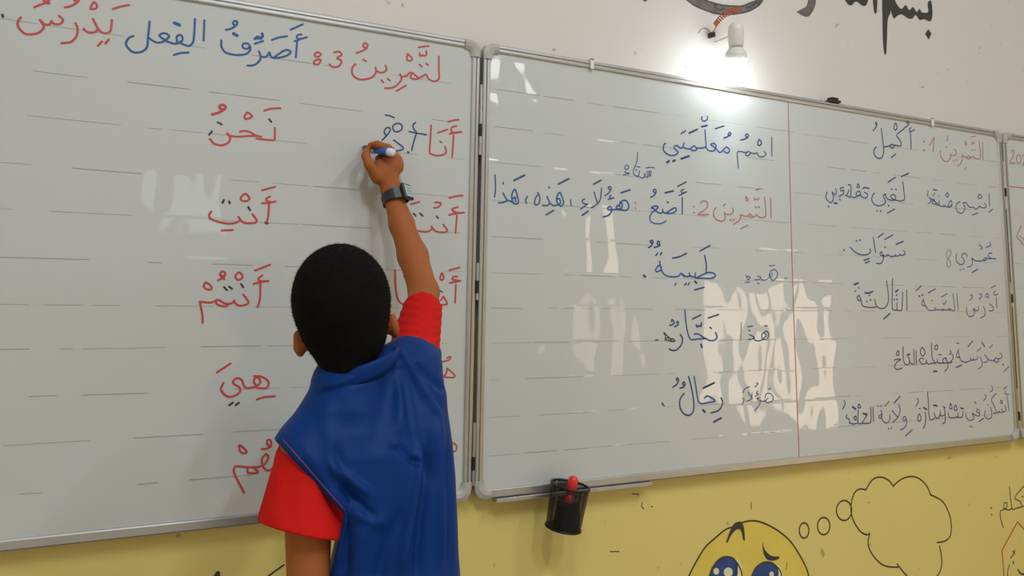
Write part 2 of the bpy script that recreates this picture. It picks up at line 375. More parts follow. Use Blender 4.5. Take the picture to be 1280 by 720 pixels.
writing('wall_lettering', wall_front, M['paint'], .0034, T5, [[(420,145),(428,230),(440,290),(465,283),(495,275),(488,240),(455,215),(514,140),(530,125)], [(440,285),(410,295),(385,280),(388,250),(405,252),(398,285),(365,300),(360,330),(368,370),(380,408)],
    [(495,275),(530,265),(560,262)], [(303,282)], [(305,325)], [(500,205),(508,212)]], Y=YW, label='black Arabic word and colon on the yellow wall')
writing('mural_shape', wall_front, M['orange'], .0042, T5, [[(388,760),(380,650),(372,555)], [(372,555),(420,465),(472,372)], [(472,372),(520,425),(600,510)]], Y=YW, label='orange angular outline at the right edge')
writing('wall_lettering', wall_front, M['paint'], .0034, T5, [[(455,555),(445,580),(428,605)], [(440,560),(455,575)], [(444,628),(446,638)], [(420,650),(410,680),(408,740)], [(475,680),(495,705),(530,705)]], Y=YW, bold={2: 1.6, 4: 1.6})
writing('wall_lettering', wall_front, M['paint'], .0034, (0, 540, 4), [[(1062,760),(1078,718),(1090,703),(1092,730)], [(1335,725),(1380,692),(1418,665)]], Y=YW, bold={0: 1.8})
writing('wall_scuff', wall_front, M['brown'], .0022, (640, 540, 4), [[(650,355),(648,370),(658,384)], [(1195,350),(1196,385)], [(490,598),(535,597)], [(600,308),(635,312)], [(695,372),(702,374)], [(1375,655),(1370,685)], [(2770,370),(2760,385)], [(1780,355),(1785,350)]], Y=YW)

# ================================================================== WHITEBOARDS
FW = .019     # frame rail width
def whiteboard(x0, x1, label):
    t = thing('whiteboard', label, 'whiteboard', ((x0+x1)/2, .012, Z0), group='framed whiteboards on the wall')
    bm = bmesh.new(); box(bm, x0+.006, x1-.006, 0, .016, Z0+.006, Z0+.994); finish('writing_surface', bm, M['board'], t)
    def rail(a, b, horiz, side):
        bm = bmesh.new()
        for (u0, u1, y0, y1) in ((0, FW, -.005, .020), ):
            if horiz:
                z = Z0 if side < 0 else Z0+1-FW
                box(bm, a, b, y0, y1, z, z+FW)
            else:
                x = x0 if side < 0 else x1-FW
                box(bm, x, x+FW, y0, y1, a, b)
        bevel(bm, .003, 2)
        # groove along the rail
        e = .0075
        if horiz:
            z = Z0+.001 if side < 0 else Z0+1-e-.003
            box(bm, a, b, -.0054, -.002, z, z+(.0014 if side < 0 else .0028), 1)
        else:
            x = x0+e if side < 0 else x1-e-.003
            box(bm, x, x+.0028, -.0054, -.002, a, b, 1)
        finish('frame_rail', bm, [M['alu'], M['aludark']], t)
    c = .034
    rail(x0+c, x1-c, True, -1); rail(x0+c, x1-c, True, 1); rail(Z0+c, Z0+1-c, False, -1); rail(Z0+c, Z0+1-c, False, 1)
    for sx in (0, 1):
        for sz in (0, 1):
            bm = bmesh.new(); R, r = .026, .012; W = FW+.003
            X = x0 if sx == 0 else x1; Z = Z0 if sz == 0 else Z0+1; gx = 1 if sx == 0 else -1; gz = 1 if sz == 0 else -1
            L = c+.004; out = [(L, 0)]; inn = [(L, W)]
            for kk in range(7):
                an = kk/6*H
                out.append((R-R*math.sin(an), R-R*math.cos(an))); inn.append((W+r-r*math.sin(an), W+r-r*math.cos(an)))
            out.append((0, L)); inn.append((W, L))
            ring = []
            for (a, b), (c_, d) in zip(out, inn):
                ring.append([(X+gx*a, .02, Z+gz*b), (X+gx*a, -.0055, Z+gz*b), (X+gx*(a*.62+c_*.38), -.0095, Z+gz*(b*.62+d*.38)), (X+gx*(a*.3+c_*.7), -.008, Z+gz*(b*.3+d*.7)), (X+gx*c_, -.0035, Z+gz*d), (X+gx*c_, .01, Z+gz*d)])
            loft(bm, ring, True, True)
            finish('frame_corner', bm, M['corner'], t, smooth=False)
    return t
board_l = whiteboard(-.985, -.0045, 'left whiteboard behind the boy, with red exercise words and a blue heading')
board_c = whiteboard(.0035, 1.9045, 'wide middle whiteboard with blue Arabic sentences and a red dividing line')
board_r = whiteboard(1.913, 2.88, 'right whiteboard cut off by the picture edge, with a red date')
# folding hinges between the boards
for x, par in ((-.0005, board_c), (1.9087, board_c)):
    for z0, z1 in ((.03, .16), (.42, .50), (.74, .90)):
        bm = bmesh.new(); tube(bm, [(x, -.004, Z0+z0), (x, -.004, Z0+z1)], .0035, 8)
        tube(bm, [(x, -.004, Z0+z0+(z1-z0)*.35-.014), (x, -.004, Z0+z0+(z1-z0)*.35+.014)], .0042, 8, mi=1)
        finish('hinge', bm, [M['alu'], M['blackp']], par)
xa, xb = at(618, 614).x, at(812, 604).x
bm = bmesh.new(); box(bm, xa, xb, -.012, .012, Z0-.009, Z0-.0005); bevel(bm, .001, 1); finish('pen_ledge', bm, M['alu'], board_c)
# clips over the top rail
for px in (738, 1163):
    x = at(px, 85 if px < 800 else 150).x
    bm = bmesh.new(); box(bm, x-.005, x+.005, -.009, -.005, Z0+.978, Z0+1.004); box(bm, x-.005, x+.005, -.009, .018, Z0+1.0, Z0+1.004)
    tube(bm, [(x-.012, .0, Z0+1.003), (x-.012, -.002, Z0+1.012), (x-.009, -.002, Z0+1.018)], .0018, 6); bevel(bm, .0008, 1)
    finish('frame_clip', bm, M['white'], board_c)

# ruled pencil lines
RV = [.895, .81, .726, .642, .562, .481, .403, .325, .248, .168, .089]
def ruled(board, x0, x1, seed, dens=.6):
    rnd = random.Random(seed)
    bm = bmesh.new()
    for v in RV:
        x = x0+.005
        base = v+rnd.uniform(-.002, .002)
        while x < x1-.03:
            L = rnd.uniform(.02, .15); wv = .0008 if rnd.random() < .65 else .0014
            zz = base+rnd.uniform(-.0006, .0006)
            ribbon(bm, [(x, Z0+zz), (min(x+L, x1-.005), Z0+zz+rnd.uniform(-.0008, .0008))], wv, -.0003)
            x += L + rnd.uniform(.008, .07 if rnd.random() < dens else .16)
    finish('ruled_lines', bm, M['rule'], board)['kind'] = 'stuff'
ruled(board_l, -.96, -.03, 3); ruled(board_c, .03, 1.88, 5); ruled(board_r, 1.94, 2.85, 9)

W_R, W_B = .0039, .0039
wl = lambda *a, **k: writing('handwriting', board_l, *a, **k)
wc = lambda *a, **k: writing('handwriting', board_c, *a, **k)
wr = lambda *a, **k: writing('handwriting', board_r, *a, **k)
# ---- left board
wl(M['red'], W_R, (0,0,8), [[(345,72),(410,45),(475,20),(490,-5),(450,-12),(435,5),(470,20)], [(478,35),(492,33)], [(650,75),(710,60),(770,25),(790,-5),(755,-15),(745,5),(775,15)],
  [(935,25),(905,85),(940,90),(970,70),(960,35),(935,25)], [(1130,90),(1200,68),(1290,50)],
  [(590,158),(625,190),(625,220),(590,242),(540,238),(515,210),(500,240),(460,248),(425,225),(400,200)], [(405,205),(435,255),(430,290),(390,325),(330,342),(260,340),(210,305),(180,260),(180,215),(208,175)],
  [(755,232),(775,280),(772,340),(745,390),(700,422),(615,432)], [(1120,200),(1110,290),(1090,325),(1040,332),(990,300),(960,250),(930,190)], [(985,285),(950,320),(900,328),(860,312),(838,288)],
  [(980,458),(1020,415)], [(1055,435),(1088,395)]], label='red verb at the left end of the heading')
wl(M['black'], W_R, (0,0,8), [[(24,148),(30,168)]])
wl(M['blue'], W_B, (0,0,4), [[(748,108),(740,190),(735,235),(710,258),(670,262),(640,240),(630,215),(645,190),(667,180)], [(745,190),(775,210),(805,212),(835,195),(845,178),(820,166),(797,178),(825,200),(860,216),(885,217),(912,200),(905,175),(885,182),(885,205)],
  [(905,215),(940,230),(963,215),(970,180),(975,95)], [(1022,102),(1018,203)], [(873,115),(897,125)], [(870,275),(905,265),(942,263)],
  [(1130,150),(1158,142),(1182,125),(1185,108),(1172,105),(1165,118),(1178,128)], [(1168,168),(1185,178)]], bold={4: 1.6, 7: 1.6}, label='blue word in the middle of the heading')
wl(M['blue'], W_B, (240,0,8), [[(580,462),(560,437),(520,435),(505,455),(512,478),(550,487),(582,468),(578,505),(540,540),(470,550),(400,545),(330,520),(295,465),(293,405)],
  [(628,390),(660,365),(650,385),(680,370),(680,390),(708,360),(700,335)], [(628,438),(712,410)], [(668,512),(685,560),(680,600),(640,640),(600,655),(555,655)],
  [(685,560),(720,572),(755,555),(775,522),(785,555),(815,580),(880,575),(950,555),(988,520),(960,500),(920,507),(860,545),(815,580)], [(800,400),(870,375),(950,362)], [(1052,405),(1045,490),(1038,575)],
  [(1095,345),(1060,350),(1048,375),(1075,390),(1148,372)], [(1085,390),(1052,405),(1025,412)], [(985,298),(1108,243)]], bold={1: 1.3}, label='blue word beside the exercise number')
wl(M['red'], W_R, (320,0,4), [[(305,262),(292,275),(310,285),(325,270),(305,262)], [(300,300),(288,318),(310,322),(325,300),(300,300)], [(390,262),(415,258),(428,275),(405,290),(428,305),(415,330),(385,335),(368,322)]], label='red numeral 3 with colon')
wl(M['red'], W_R, (400,40,8), [[(365,210),(420,190),(465,160),(475,125),(445,112),(430,145),(470,160)], [(430,275),(462,293)], [(555,355),(560,400),(530,445),(470,470),(390,473),(335,440),(318,390),(330,345),(355,322)],
  [(560,385),(600,405),(640,400),(665,375),(655,335)], [(612,480),(635,505)], [(675,468),(700,485)], [(800,420),(815,470),(780,520),(730,555),(650,563)], [(815,445),(860,440),(905,405),(950,430),(985,465),(940,472),(905,455),(915,425)],
  [(985,465),(1030,440),(1060,425),(1080,460),(1110,485),(1150,492),(1190,465),(1188,380),(1188,245)], [(765,590),(860,535)], [(875,220),(870,275),(900,288),(922,268),(895,235),(875,220)], [(998,210),(1000,240),(1030,230),(1040,240),(1065,225),(1060,190)],
  [(985,155),(1040,145),(1088,140)], [(995,325),(1020,347)], [(1060,317),(1085,330)]], label='red heading word at the top right of the left board')
wl(M['navy'], .0032, (440,150,10.667), [[(400,270),(460,210),(505,145),(500,105),(460,105),(430,150),(440,190),(465,205)], [(600,45),(550,75),(545,120),(575,155),(630,150),(668,110),(655,60),(600,45)], [(848,33),(815,65),(820,115),(855,155)],
  [(760,153),(860,175),(990,197)], [(860,175),(820,300),(795,405)], [(555,268),(620,315),(680,365),(670,395),(595,412)], [(750,428)], [(445,-65),(500,-58),(560,-30)]], label='dark blue letters the boy is writing')
wl(M['red'], W_R, (440,150,10.667), [[(1055,70),(1045,250),(1035,420),(1060,455),(1130,475),(1210,465),(1255,430),(1240,355)], [(1175,285),(1195,300)], [(1145,170),(1275,125)], [(1395,80),(1330,100),(1322,140),(1350,165),(1460,158)], [(1300,185),(1400,170),(1460,158)],
  [(1354,205),(1345,350),(1335,490)], [(1280,25),(1350,5),(1420,-5)]], label='red pronoun beside the writing hand')
wl(M['red'], W_R, (240,120,8), [[(722,147),(790,127),(885,122)], [(828,318),(828,400),(825,438),(780,440),(720,435),(645,425)], [(480,358),(520,348),(580,362),(640,395),(692,407)], [(640,400),(560,400),(470,407),(390,400),(350,375)], [(350,375),(380,410),(372,455),(330,485),(280,492),(220,475),(180,430)],
  [(200,185),(260,168),(315,140),(335,110),(310,88),(278,100),(280,125),(320,135)], [(555,165),(525,205),(535,228),(575,222),(600,200),(555,165)]], bold={5: 1.25}, label='red pronoun in the second row of the left board')
wl(M['black'], W_R*.9, (240,120,8), [[(770,232),(795,260)], [(170,388),(200,353)], [(255,262),(298,285)]])
wl(M['red'], W_R, (240,220,8), [[(702,142),(830,108)], [(782,205),(745,225),(748,250),(790,258)], [(700,272),(770,268),(835,255)], [(770,280),(762,400),(745,465)], [(535,178),(488,215),(500,245),(545,250),(575,225),(535,178)],
  [(605,382),(645,440),(635,465),(580,472),(510,462),(465,410)], [(478,445),(430,470),(360,475),(260,458),(185,425),(172,390),(192,355)], [(298,545),(408,540)]], label='red pronoun in the third row of the left board')
wl(M['black'], W_R, (240,220,8), [[(318,240),(305,268)], [(370,255),(378,272)], [(562,310),(580,342)], [(745,468)]])
wl(M['red'], W_R, (480,230,10.283), [[(838,180),(910,160),(1010,145)], [(950,295),(880,320),(885,345),(950,370),(1030,367)], [(835,400),(900,382),(1030,367)], [(938,405),(918,630)], [(655,235),(730,245),(700,295),(645,305)], [(760,520),(812,590),(790,618),(720,620),(650,600),(610,545)],
  [(615,570),(600,590),(560,612),(495,612),(440,600)], [(345,258),(455,230)]], label='red pronoun right of the forearm')
wl(M['black'], W_R*.9, (480,230,10.283), [[(675,412),(695,440)], [(460,375),(498,410)], [(380,380),(410,412)]])
wl(M['red'], W_R, (240,320,8), [[(630,145),(700,118),(780,87)], [(703,195),(665,225),(680,250),(765,250)], [(615,280),(690,260),(765,250)], [(683,270),(680,420),(655,510)], [(465,165),(432,205),(460,238),(505,215),(490,175),(465,165)], [(260,243),(320,210),(332,170),(300,155),(280,190),(320,200)],
  [(290,205),(325,232)], [(135,265),(120,310),(160,335),(195,330),(185,295),(135,265)], [(512,385),(565,460),(530,490),(470,495),(430,470),(420,445)], [(425,450),(390,475),(330,475),(270,440),(240,445),(250,480),(300,500),(345,500),(360,485)], [(240,445),(190,465),(120,462),(78,455)], [(78,455),(90,520),(105,600),(105,668)]],
  label='red pronoun in the fourth row of the left board')
wl(M['black'], W_R*.9, (240,320,8), [[(320,310),(350,342)], [(370,305),(400,328)], [(490,280),(512,312)]])
wl(M['red'], W_R, (480,320,9), [[(735,160),(850,130)], [(825,230),(780,235),(770,262),(800,270),(860,280)], [(738,303),(860,280)], [(808,320),(800,525)], [(650,190),(630,255),(655,270),(672,245),(650,190)], [(670,455),(705,520),(700,545),(620,548)], [(660,460),(640,500)],
  [(125,158),(130,350),(150,470),(190,530),(245,548),(300,550)]], label='red letters either side of the raised elbow')
wl(M['black'], W_R*.7, (480,320,9), [[(218,228),(272,203)], [(590,370),(655,405)]])
wl(M['red'], W_R, (240,440,8), [[(620,240),(690,245),(750,280),(768,320),(740,360),(700,363),(650,358)], [(650,245),(685,290),(660,330),(600,355),(545,360),(515,330),(500,285),(455,260),(410,290),(420,320),(470,350),(482,390),(440,430),(370,448),(310,410),(290,365),(315,308)],
  [(640,250),(615,290),(640,330)], [(650,475),(720,452),(828,442)], [(250,203),(385,115)]], label='red pronoun in the fifth row of the left board')
wl(M['black'], W_R, (240,440,8), [[(372,532),(408,507)], [(438,530),(468,508)]])
wl(M['red'], W_R*.85, (320,360,4), [[(932,368),(965,360),(972,343),(955,350)], [(955,400),(993,435),(985,447),(940,445)], [(955,400),(950,430),(938,440)], [(912,190),(922,180)]], label='red letters right of the blue vest')
wl(M['red'], W_R, (240,540,8), [[(475,130),(480,190),(510,212),(540,208),(540,185),(475,130)], [(695,170),(750,165),(790,135),(785,85),(755,80),(752,120),(785,150)], [(735,220),(762,240),(750,290),(715,330),(660,350),(600,352),(530,350),(450,342),(420,365),(425,420),(470,510),(520,605)],
  [(735,225),(700,265),(700,310),(715,355),(750,385),(780,380),(820,350)], [(555,355),(555,395),(575,410),(660,405),(625,365)]], label='red pronoun in the lowest row beside the red sleeve')
wl(M['red'], W_R*.85, (320,540,4), [[(960,45),(975,50),(1000,65),(1000,92),(975,100),(955,102)]])
# ---- middle board
wc(M['blue'], W_B, (820,130,8), [[(490,260),(498,400),(505,445),(540,470),(580,465),(600,420),(580,395),(545,405),(580,430),(610,460),(640,485),(680,450),(705,430),(735,460),(715,490),(680,475)], [(500,430),(460,440),(410,440),(380,420),(345,450),(370,468),(405,455),(395,430)],
  [(350,450),(300,445),(270,425),(280,390)], [(275,430),(240,440),(210,415),(180,430),(195,455),(220,480),(200,505),(150,515),(95,490),(72,450),(80,405),(95,395)]], label='blue word for the teacher at the top of the middle board')
wc(M['navy'], W_B, (820,130,8), [[(845,360),(890,350),(925,320),(910,300),(892,320),(915,338)], [(678,340),(715,325),(748,300),(735,285),(718,305),(740,320)], [(590,248),(678,220)], [(460,128),(455,155),(480,172),(510,155),(512,122)], [(455,228),(510,215)],
  [(330,292),(412,253)], [(248,300),(270,280)], [(275,285),(295,265)], [(252,548),(330,520)], [(108,585),(130,570)], [(170,572),(188,563)], [(1030,355),(1015,400),(1035,415),(1055,390),(1030,355)]], bold={4: 1.3, 5: 1.3, 8: 1.4, 9: 1.5, 10: 1.5})
wc(M['navyp'], W_B*.9, (820,130,8), [[(1155,335),(1158,520)], [(1080,475),(1100,500),(1075,525),(1030,525),(1010,490),(990,497),(950,490),(920,475),(895,500),(905,518),(930,512),(942,490)], [(915,480),(880,485),(850,475),(815,480),(812,520),(822,640)]])
wc(M['navyp'], .0024, (720,190,8), [[(700,160),(740,153),(785,160)], [(615,5),(610,80),(595,130),(575,180),(580,225),(620,240),(635,190)], [(620,240),(670,262),(690,210),(690,245),(720,250),(735,190)], [(750,190),(745,245)], [(710,190),(715,255)], [(725,195),(740,240)], [(605,145),(640,152)], [(602,180)],
  [(505,130),(485,160),(510,175),(528,150),(505,130)], [(495,190),(490,205),(535,215),(470,230)]], label='small dark word above the second exercise')
wc(M['redp'], W_R*.85, (820,220,8), [[(1145,215),(1152,420)], [(1085,210),(1098,385),(1070,415),(1030,410),(1005,385),(985,405),(950,415),(920,400),(940,380),(965,405)], [(920,400),(880,400),(845,385),(848,415),(825,450),(775,482)], [(980,220),(985,240),(1000,232),(1020,238),(1025,212)],
  [(995,140),(1048,127)], [(895,205),(905,250),(922,235),(895,205)], [(990,305),(1003,318)], [(1018,305),(1035,315)], [(845,528),(920,492)], [(735,445),(755,435)], [(770,445),(785,435)], [(768,320),(770,360),(740,385),(700,380),(682,362)], [(685,375),(690,430),(650,452),(600,430),(575,390),(580,340),(598,318)],
  [(672,298),(692,280)], [(442,275),(470,248),(510,262),(510,310),(470,350),(420,385),(525,385)], [(372,305),(382,308)], [(375,364),(386,367)]], label='red heading and numeral 2 of the second exercise')
wc(M['navy'], W_B*.85, (820,220,8), [[(262,215),(262,380)], [(275,135),(250,150),(265,170),(305,158)], [(300,160),(230,195)], [(215,105),(300,60)], [(90,168),(172,150)], [(118,262)]], bold={4: 1.3})
wc(M['blue'], W_B, (720,190,8), [[(1000,565),(980,560),(930,590),(905,612),(960,612),(998,590),(1000,565)], [(905,612),(875,605),(865,575)], [(870,600),(840,612),(800,590),(775,565),(750,560),(790,540),(820,550),(800,575),(765,600)]], label='blue word after the numeral 2')
wc(M['navyp'], W_B*.8, (720,190,8), [[(765,600),(740,640),(745,690),(790,715),(850,715),(900,690)], [(745,455),(785,430),(800,390),(785,372),(770,392),(795,410)]], bold={1: 1.2})
wc(M['blue'], W_B, (720,190,8), [[(430,540),(440,510),(470,485),(505,490),(528,545),(505,582),(460,580),(400,575),(345,578)], [(440,500),(462,520),(455,560),(425,570),(402,560),(415,535),(440,545)], [(315,560),(340,545),(355,560),(355,590),(330,630),(270,650)], [(345,578),(320,575),(315,560)]])
wc(M['navyp'], W_B*.85, (720,190,8), [[(350,430),(335,450),(355,462),(380,458)], [(320,475),(380,458)], [(290,435),(325,410),(350,370),(340,345),(320,360),(345,380)], [(450,408),(540,378)], [(255,360),(248,440),(235,490),(200,530),(150,558)], [(180,400),(195,450),(215,510)], [(85,470),(62,485),(75,515),(120,520)],
  [(115,520),(45,572)], [(175,323),(250,282)], [(62,632),(120,592)]], bold={3: 1.3, 8: 1.3, 9: 1.3}, label='dark blue demonstrative words of the second exercise')
wc(M['redp'], W_B, (720,190,8), [[(590,505),(595,512)], [(594,558),(598,564)]])
wc(M['blue'], W_B*.9, (600,200,8), [[(800,325),(775,350),(765,400),(785,445),(815,460),(835,425),(820,370),(800,325)], [(790,445),(735,455),(700,430),(670,365)], [(765,400),(790,385),(805,420),(790,445)], [(350,295),(320,340),(320,400),(345,438),(380,430),(378,380),(350,295)], [(345,438),(300,410),(265,400)], [(230,330),(250,370),(267,405),(225,425),(185,428)], [(330,385),(350,370),(355,415)]])
wc(M['navyp'], W_B*.85, (600,200,8), [[(905,400),(910,455)], [(700,430),(670,455),(622,455)], [(575,325),(598,370),(590,430),(560,450),(545,430),(555,380),(578,350)], [(688,270),(694,280)], [(785,240),(888,187)], [(662,548),(735,505)], [(475,365),(455,400),(465,432)], [(150,150),(155,280),(145,370)], [(230,225),(235,240)], [(340,205),(445,152)]], bold={4: 1.4, 9: 1.4, 5: 1.2})
wc(M['blue'], W_B, (780,290,8), [[(715,410),(715,455),(780,462),(870,462),(912,445),(900,415),(840,405),(770,435),(720,460)], [(715,450),(690,450),(660,435),(650,410)], [(660,440),(620,445),(570,415),(545,440),(490,448),(430,440),(390,410),(370,360),(355,295)], [(570,415),(600,445)], [(372,350),(345,335),(315,380),(330,398),(375,375)]], label='blue word followed by a full stop on the middle board')
wc(M['navy'], W_B, (780,290,8), [[(805,235),(822,320),(820,400)], [(760,190),(860,135)], [(485,262),(560,245),(625,212)], [(705,580),(800,553)], [(708,495),(725,510)], [(605,530),(622,515)], [(640,528),(655,508)], [(508,530),(518,515)], [(318,235),(335,210)], [(362,228),(378,205)], [(243,155),(270,140),(290,100),(275,82),(260,98),(285,115)],
  [(300,155),(345,140),(355,105),(340,92),(330,115),(360,135)], [(198,436),(212,447)]], bold={4: 1.4, 12: 1.5})
wc(M['navyp'], .0026, (880,320,8), [[(420,190),(440,235),(460,215),(435,200)], [(412,268),(435,260),(455,262)], [(535,200),(570,215),(545,235),(508,238)], [(570,235),(610,240),(650,215),(662,180),(650,190),(670,215)], [(690,135),(660,165),(665,220),(690,243),(725,215),(735,170),(715,140),(690,135)], [(680,170),(680,200)], [(652,100),(705,92)], [(530,272),(555,278)], [(805,220),(832,225)]], label='small pen word hidden among the reflections, upper')
wc(M['blue'], W_B, (810,380,8), [[(368,60),(378,180),(400,300),(430,355),(500,350),(580,345)], [(462,300),(500,300),(550,330),(585,350),(620,365),(665,362),(690,330),(675,285)]], label='blue word beside the black scribble')
wc(M['navy'], W_B, (810,380,8), [[(528,405),(540,432)], [(618,232),(632,245)], [(482,210),(490,228),(510,218),(530,220),(532,190)], [(445,150),(528,108)], [(602,140),(705,105)], [(215,213),(245,205),(262,185),(240,155),(235,175)], [(265,228),(300,205),(300,175),(285,185)], [(322,305),(345,350),(330,410),(290,455),(250,465),(210,450)]], bold={0: 1.4, 2: 1.2})
wc(M['black'], .0026, (810,380,8), [[(155,290),(175,320),(170,360),(200,330),(210,370),(240,345),(270,370),(235,375),(200,365)], [(160,285),(195,320),(240,360)], [(70,362),(100,358)], [(180,365),(230,370)]], label='black scribbled-out mark')
wc(M['navy'], .003, (900,400,9), [[(330,165),(385,195),(360,215),(318,218)], [(375,200),(400,230),(450,232),(480,215)], [(510,130),(470,165),(480,215),(525,215),(548,165),(530,130),(510,130)], [(500,150),(520,175),(490,205)], [(310,75),(365,68)], [(330,118)], [(500,65),(530,65)]], label='small pen word hidden among the reflections, middle')
wc(M['redp'], .0024, (900,400,9), [[(238,30),(235,220)]])
wc(M['blue'], W_B, (810,450,8), [[(460,165),(480,280),(500,400),(530,435),(600,425),(670,410),(620,370),(590,360),(565,380)]])
wc(M['navy'], W_B, (810,450,8), [[(405,165),(430,260),(455,400),(455,500),(420,550),(370,545),(330,500),(315,440),(325,380),(360,335)], [(548,500),(568,518)], [(730,380),(745,430),(710,500),(630,528)], [(658,620),(730,580)], [(552,280),(662,228)], [(250,270),(290,240),(305,200),(290,180),(285,205)], [(318,280),(355,270),(370,240),(355,218),(345,240),(365,250)], [(140,430),(160,458)]], bold={1: 1.4, 3: 1.3, 4: 1.3}, label='dark blue word in the lowest row of the middle board')
wc(M['navyp'], .0026, (810,450,8), [[(1170,380),(1180,340),(1220,335),(1250,370),(1240,410),(1190,425),(1165,400)], [(1200,380),(1170,410),(1130,410),(1100,395),(1090,380),(1110,380)], [(1130,400),(1110,450),(1068,508)], [(1100,310),(1080,330),(1105,340),(1070,365)], [(1000,325),(1045,380)], [(1040,330),(1030,390),(985,412)], [(1015,265),(965,290),(950,330)], [(945,385),(960,395),(940,440)], [(1070,270),(1100,235),(1080,230)], [(1205,292),(1225,285)]], label='small pen word hidden among the reflections, lower')
# red dividing line
writing('dividing_line', board_c, M['redp'], .0028, (0,0,1), [[(985,126),(988,250),(991,360),(995,470),(999,576)]], label='thin red vertical line')
# right column of the middle board
wc(M['redp'], W_R*.8, (1080,130,8), [[(1185,385),(1190,550)], [(1150,370),(1165,520),(1150,550),(1110,540),(1090,520)], [(1090,530),(1070,530),(1040,550),(1025,530),(1050,520),(1065,545)], [(1030,535),(990,520),(980,500)], [(985,515),(980,560),(960,605),(930,620)], [(1005,660),(1022,635)], [(925,560)], [(895,568)],
  [(905,450),(925,490),(890,515),(865,500)], [(865,500),(865,540),(830,575),(790,560),(765,510),(765,465)], [(822,430)], [(820,370),(840,345),(830,320)], [(1010,375),(1015,410),(1028,400),(1010,375)], [(1078,380),(1080,400),(1095,395),(1105,378)], [(1068,330),(1112,322)], [(1080,458)], [(1105,458)], [(655,410),(675,385),(700,335),(697,400),(692,478)], [(598,372),(602,378)], [(598,458),(602,464)]],
  bold={18: 1.8, 19: 1.8}, label='faded red heading with numeral 1')
wc(M['navy'], W_B*.9, (1080,130,8), [[(462,280),(468,370),(470,450)], [(470,235),(455,250),(460,275),(505,258)], [(400,240),(440,215),(448,190),(430,182),(428,200)], [(400,250),(350,285),(325,315),(350,350),(372,395),(360,420),(300,410),(270,405),(260,425),(275,440),(298,432),(300,410)], [(265,415),(230,425),(200,430)],
  [(172,245),(185,350),(195,440),(190,510),(160,545),(120,530),(98,490),(105,450),(122,430)], [(315,190),(298,235),(310,260),(332,240),(315,190)], [(90,268),(120,230),(130,190),(115,185),(118,205)], [(270,538),(318,500)]], label='dark blue word beside the numeral 1')
wc(M['navy'], W_B*.75, (1120,180,8), [[(930,490),(935,620)], [(930,682),(968,650)], [(885,590),(903,625),(880,640),(850,632),(830,620)], [(830,625),(815,645),(785,650),(775,630),(745,635),(720,620)], [(720,620),(700,590),(670,590),(690,640),(660,690),(620,680),(600,640),(605,600),(640,575)], [(840,505),(820,520),(830,545),(858,530),(840,505)], [(760,710),(818,690)]], label='dark blue word at the right of the name row')
wc(M['navyp'], .0032, (1120,180,8), [[(560,610),(540,630),(520,610),(545,565),(560,600),(530,630),(490,620),(475,605)], [(490,620),(440,620),(430,570)], [(440,615),(400,605),(360,590),(375,550),(395,590)], [(330,530),(350,570),(320,598)], [(510,490),(495,510),(515,530),(525,505),(510,490)], [(370,455),(410,462)], [(370,520),(385,490)], [(320,470),(315,520)], [(430,520),(435,525)], [(350,545),(385,575),(420,600)]], bold={5: 1.2})
wc(M['navy'], W_B*.85, (1000,200,8), [[(1028,220),(1040,330),(1045,390),(1010,410),(950,400),(920,385)], [(920,385),(905,365),(930,345),(955,365),(945,400),(900,400),(870,385),(850,350)], [(860,340),(830,355),(850,400),(850,430),(800,458),(745,445),(718,400),(725,355),(745,330)], [(915,290)], [(958,293)], [(885,455)], [(770,508)], [(805,510)], [(880,222),(955,173)], [(1012,165),(1088,133)], [(872,532),(945,490)]], bold={8: 1.1, 9: 1.2}, label='dark blue word in the middle of the name row')
wc(M['navyp'], .0034, (1000,200,8), [[(630,285),(650,275),(690,285)], [(640,320),(675,345),(660,378),(620,370),(600,345)], [(600,345),(575,360),(540,375),(520,365)], [(590,310),(560,330),(570,360),(605,350),(600,320),(590,310)], [(580,240),(570,275),(595,270),(580,240)], [(480,245),(510,265),(505,370)], [(450,350),(500,370)], [(490,300),(470,345)], [(435,275),(405,280),(410,310),(435,300),(430,340),(390,360)],
  [(355,285),(365,330),(345,345)], [(345,345),(320,320),(335,380),(310,425),(275,405),(258,365),(270,320)], [(340,430),(370,433)], [(285,465)], [(398,395)]], bold={0: 1.3, 11: 1.5}, label='pupil-written word at the left of the name row')
wc(M['blue'], W_B*.85, (1120,280,8), [[(960,290),(930,295),(925,330),(960,345),(998,348)], [(960,345),(910,350),(885,370),(875,350),(905,335)], [(885,360),(840,370),(790,365),(755,340)]], label='blue word of the age row')
wc(M['navyp'], W_B*.75, (1120,280,8), [[(755,340),(765,380),(750,420),(712,432)], [(710,330),(700,300),(670,295),(655,325),(680,360),(675,395),(640,405),(605,375),(600,330),(605,300)], [(640,455)], [(672,450)], [(758,485),(815,453)], [(935,185),(945,215),(900,232)], [(830,205),(860,235),(845,255)]], bold={4: 1.3, 5: 1.2, 6: 1.2})
wc(M['grey'], .0028, (1120,280,8), [[(525,260),(500,290),(510,330),(540,370),(545,410),(525,430),(508,405),(515,360),(545,310),(545,275),(525,260)]], label='faint grey numeral')
wc(M['navy'], W_B*.85, (1040,270,8), [[(715,345),(730,378),(700,395),(675,382)], [(680,390),(650,402),(630,388)], [(635,398),(590,405),(555,385)], [(560,390),(530,402),(510,395),(495,360),(480,372),(488,395),(515,400)], [(515,390),(510,440),(485,475),(445,472)], [(412,215),(435,365)], [(375,330),(388,355),(350,385),(280,385),(225,355),(180,312)], [(243,247)], [(278,240)], [(530,310)], [(318,443),(370,425)], [(332,470),(375,453)], [(458,215),(515,173)], [(525,235),(608,190)], [(640,283),(712,253)], [(120,340)]],
  bold={10: 1.2, 11: 1.2, 14: 1.2}, label='dark blue word at the left of the age row')
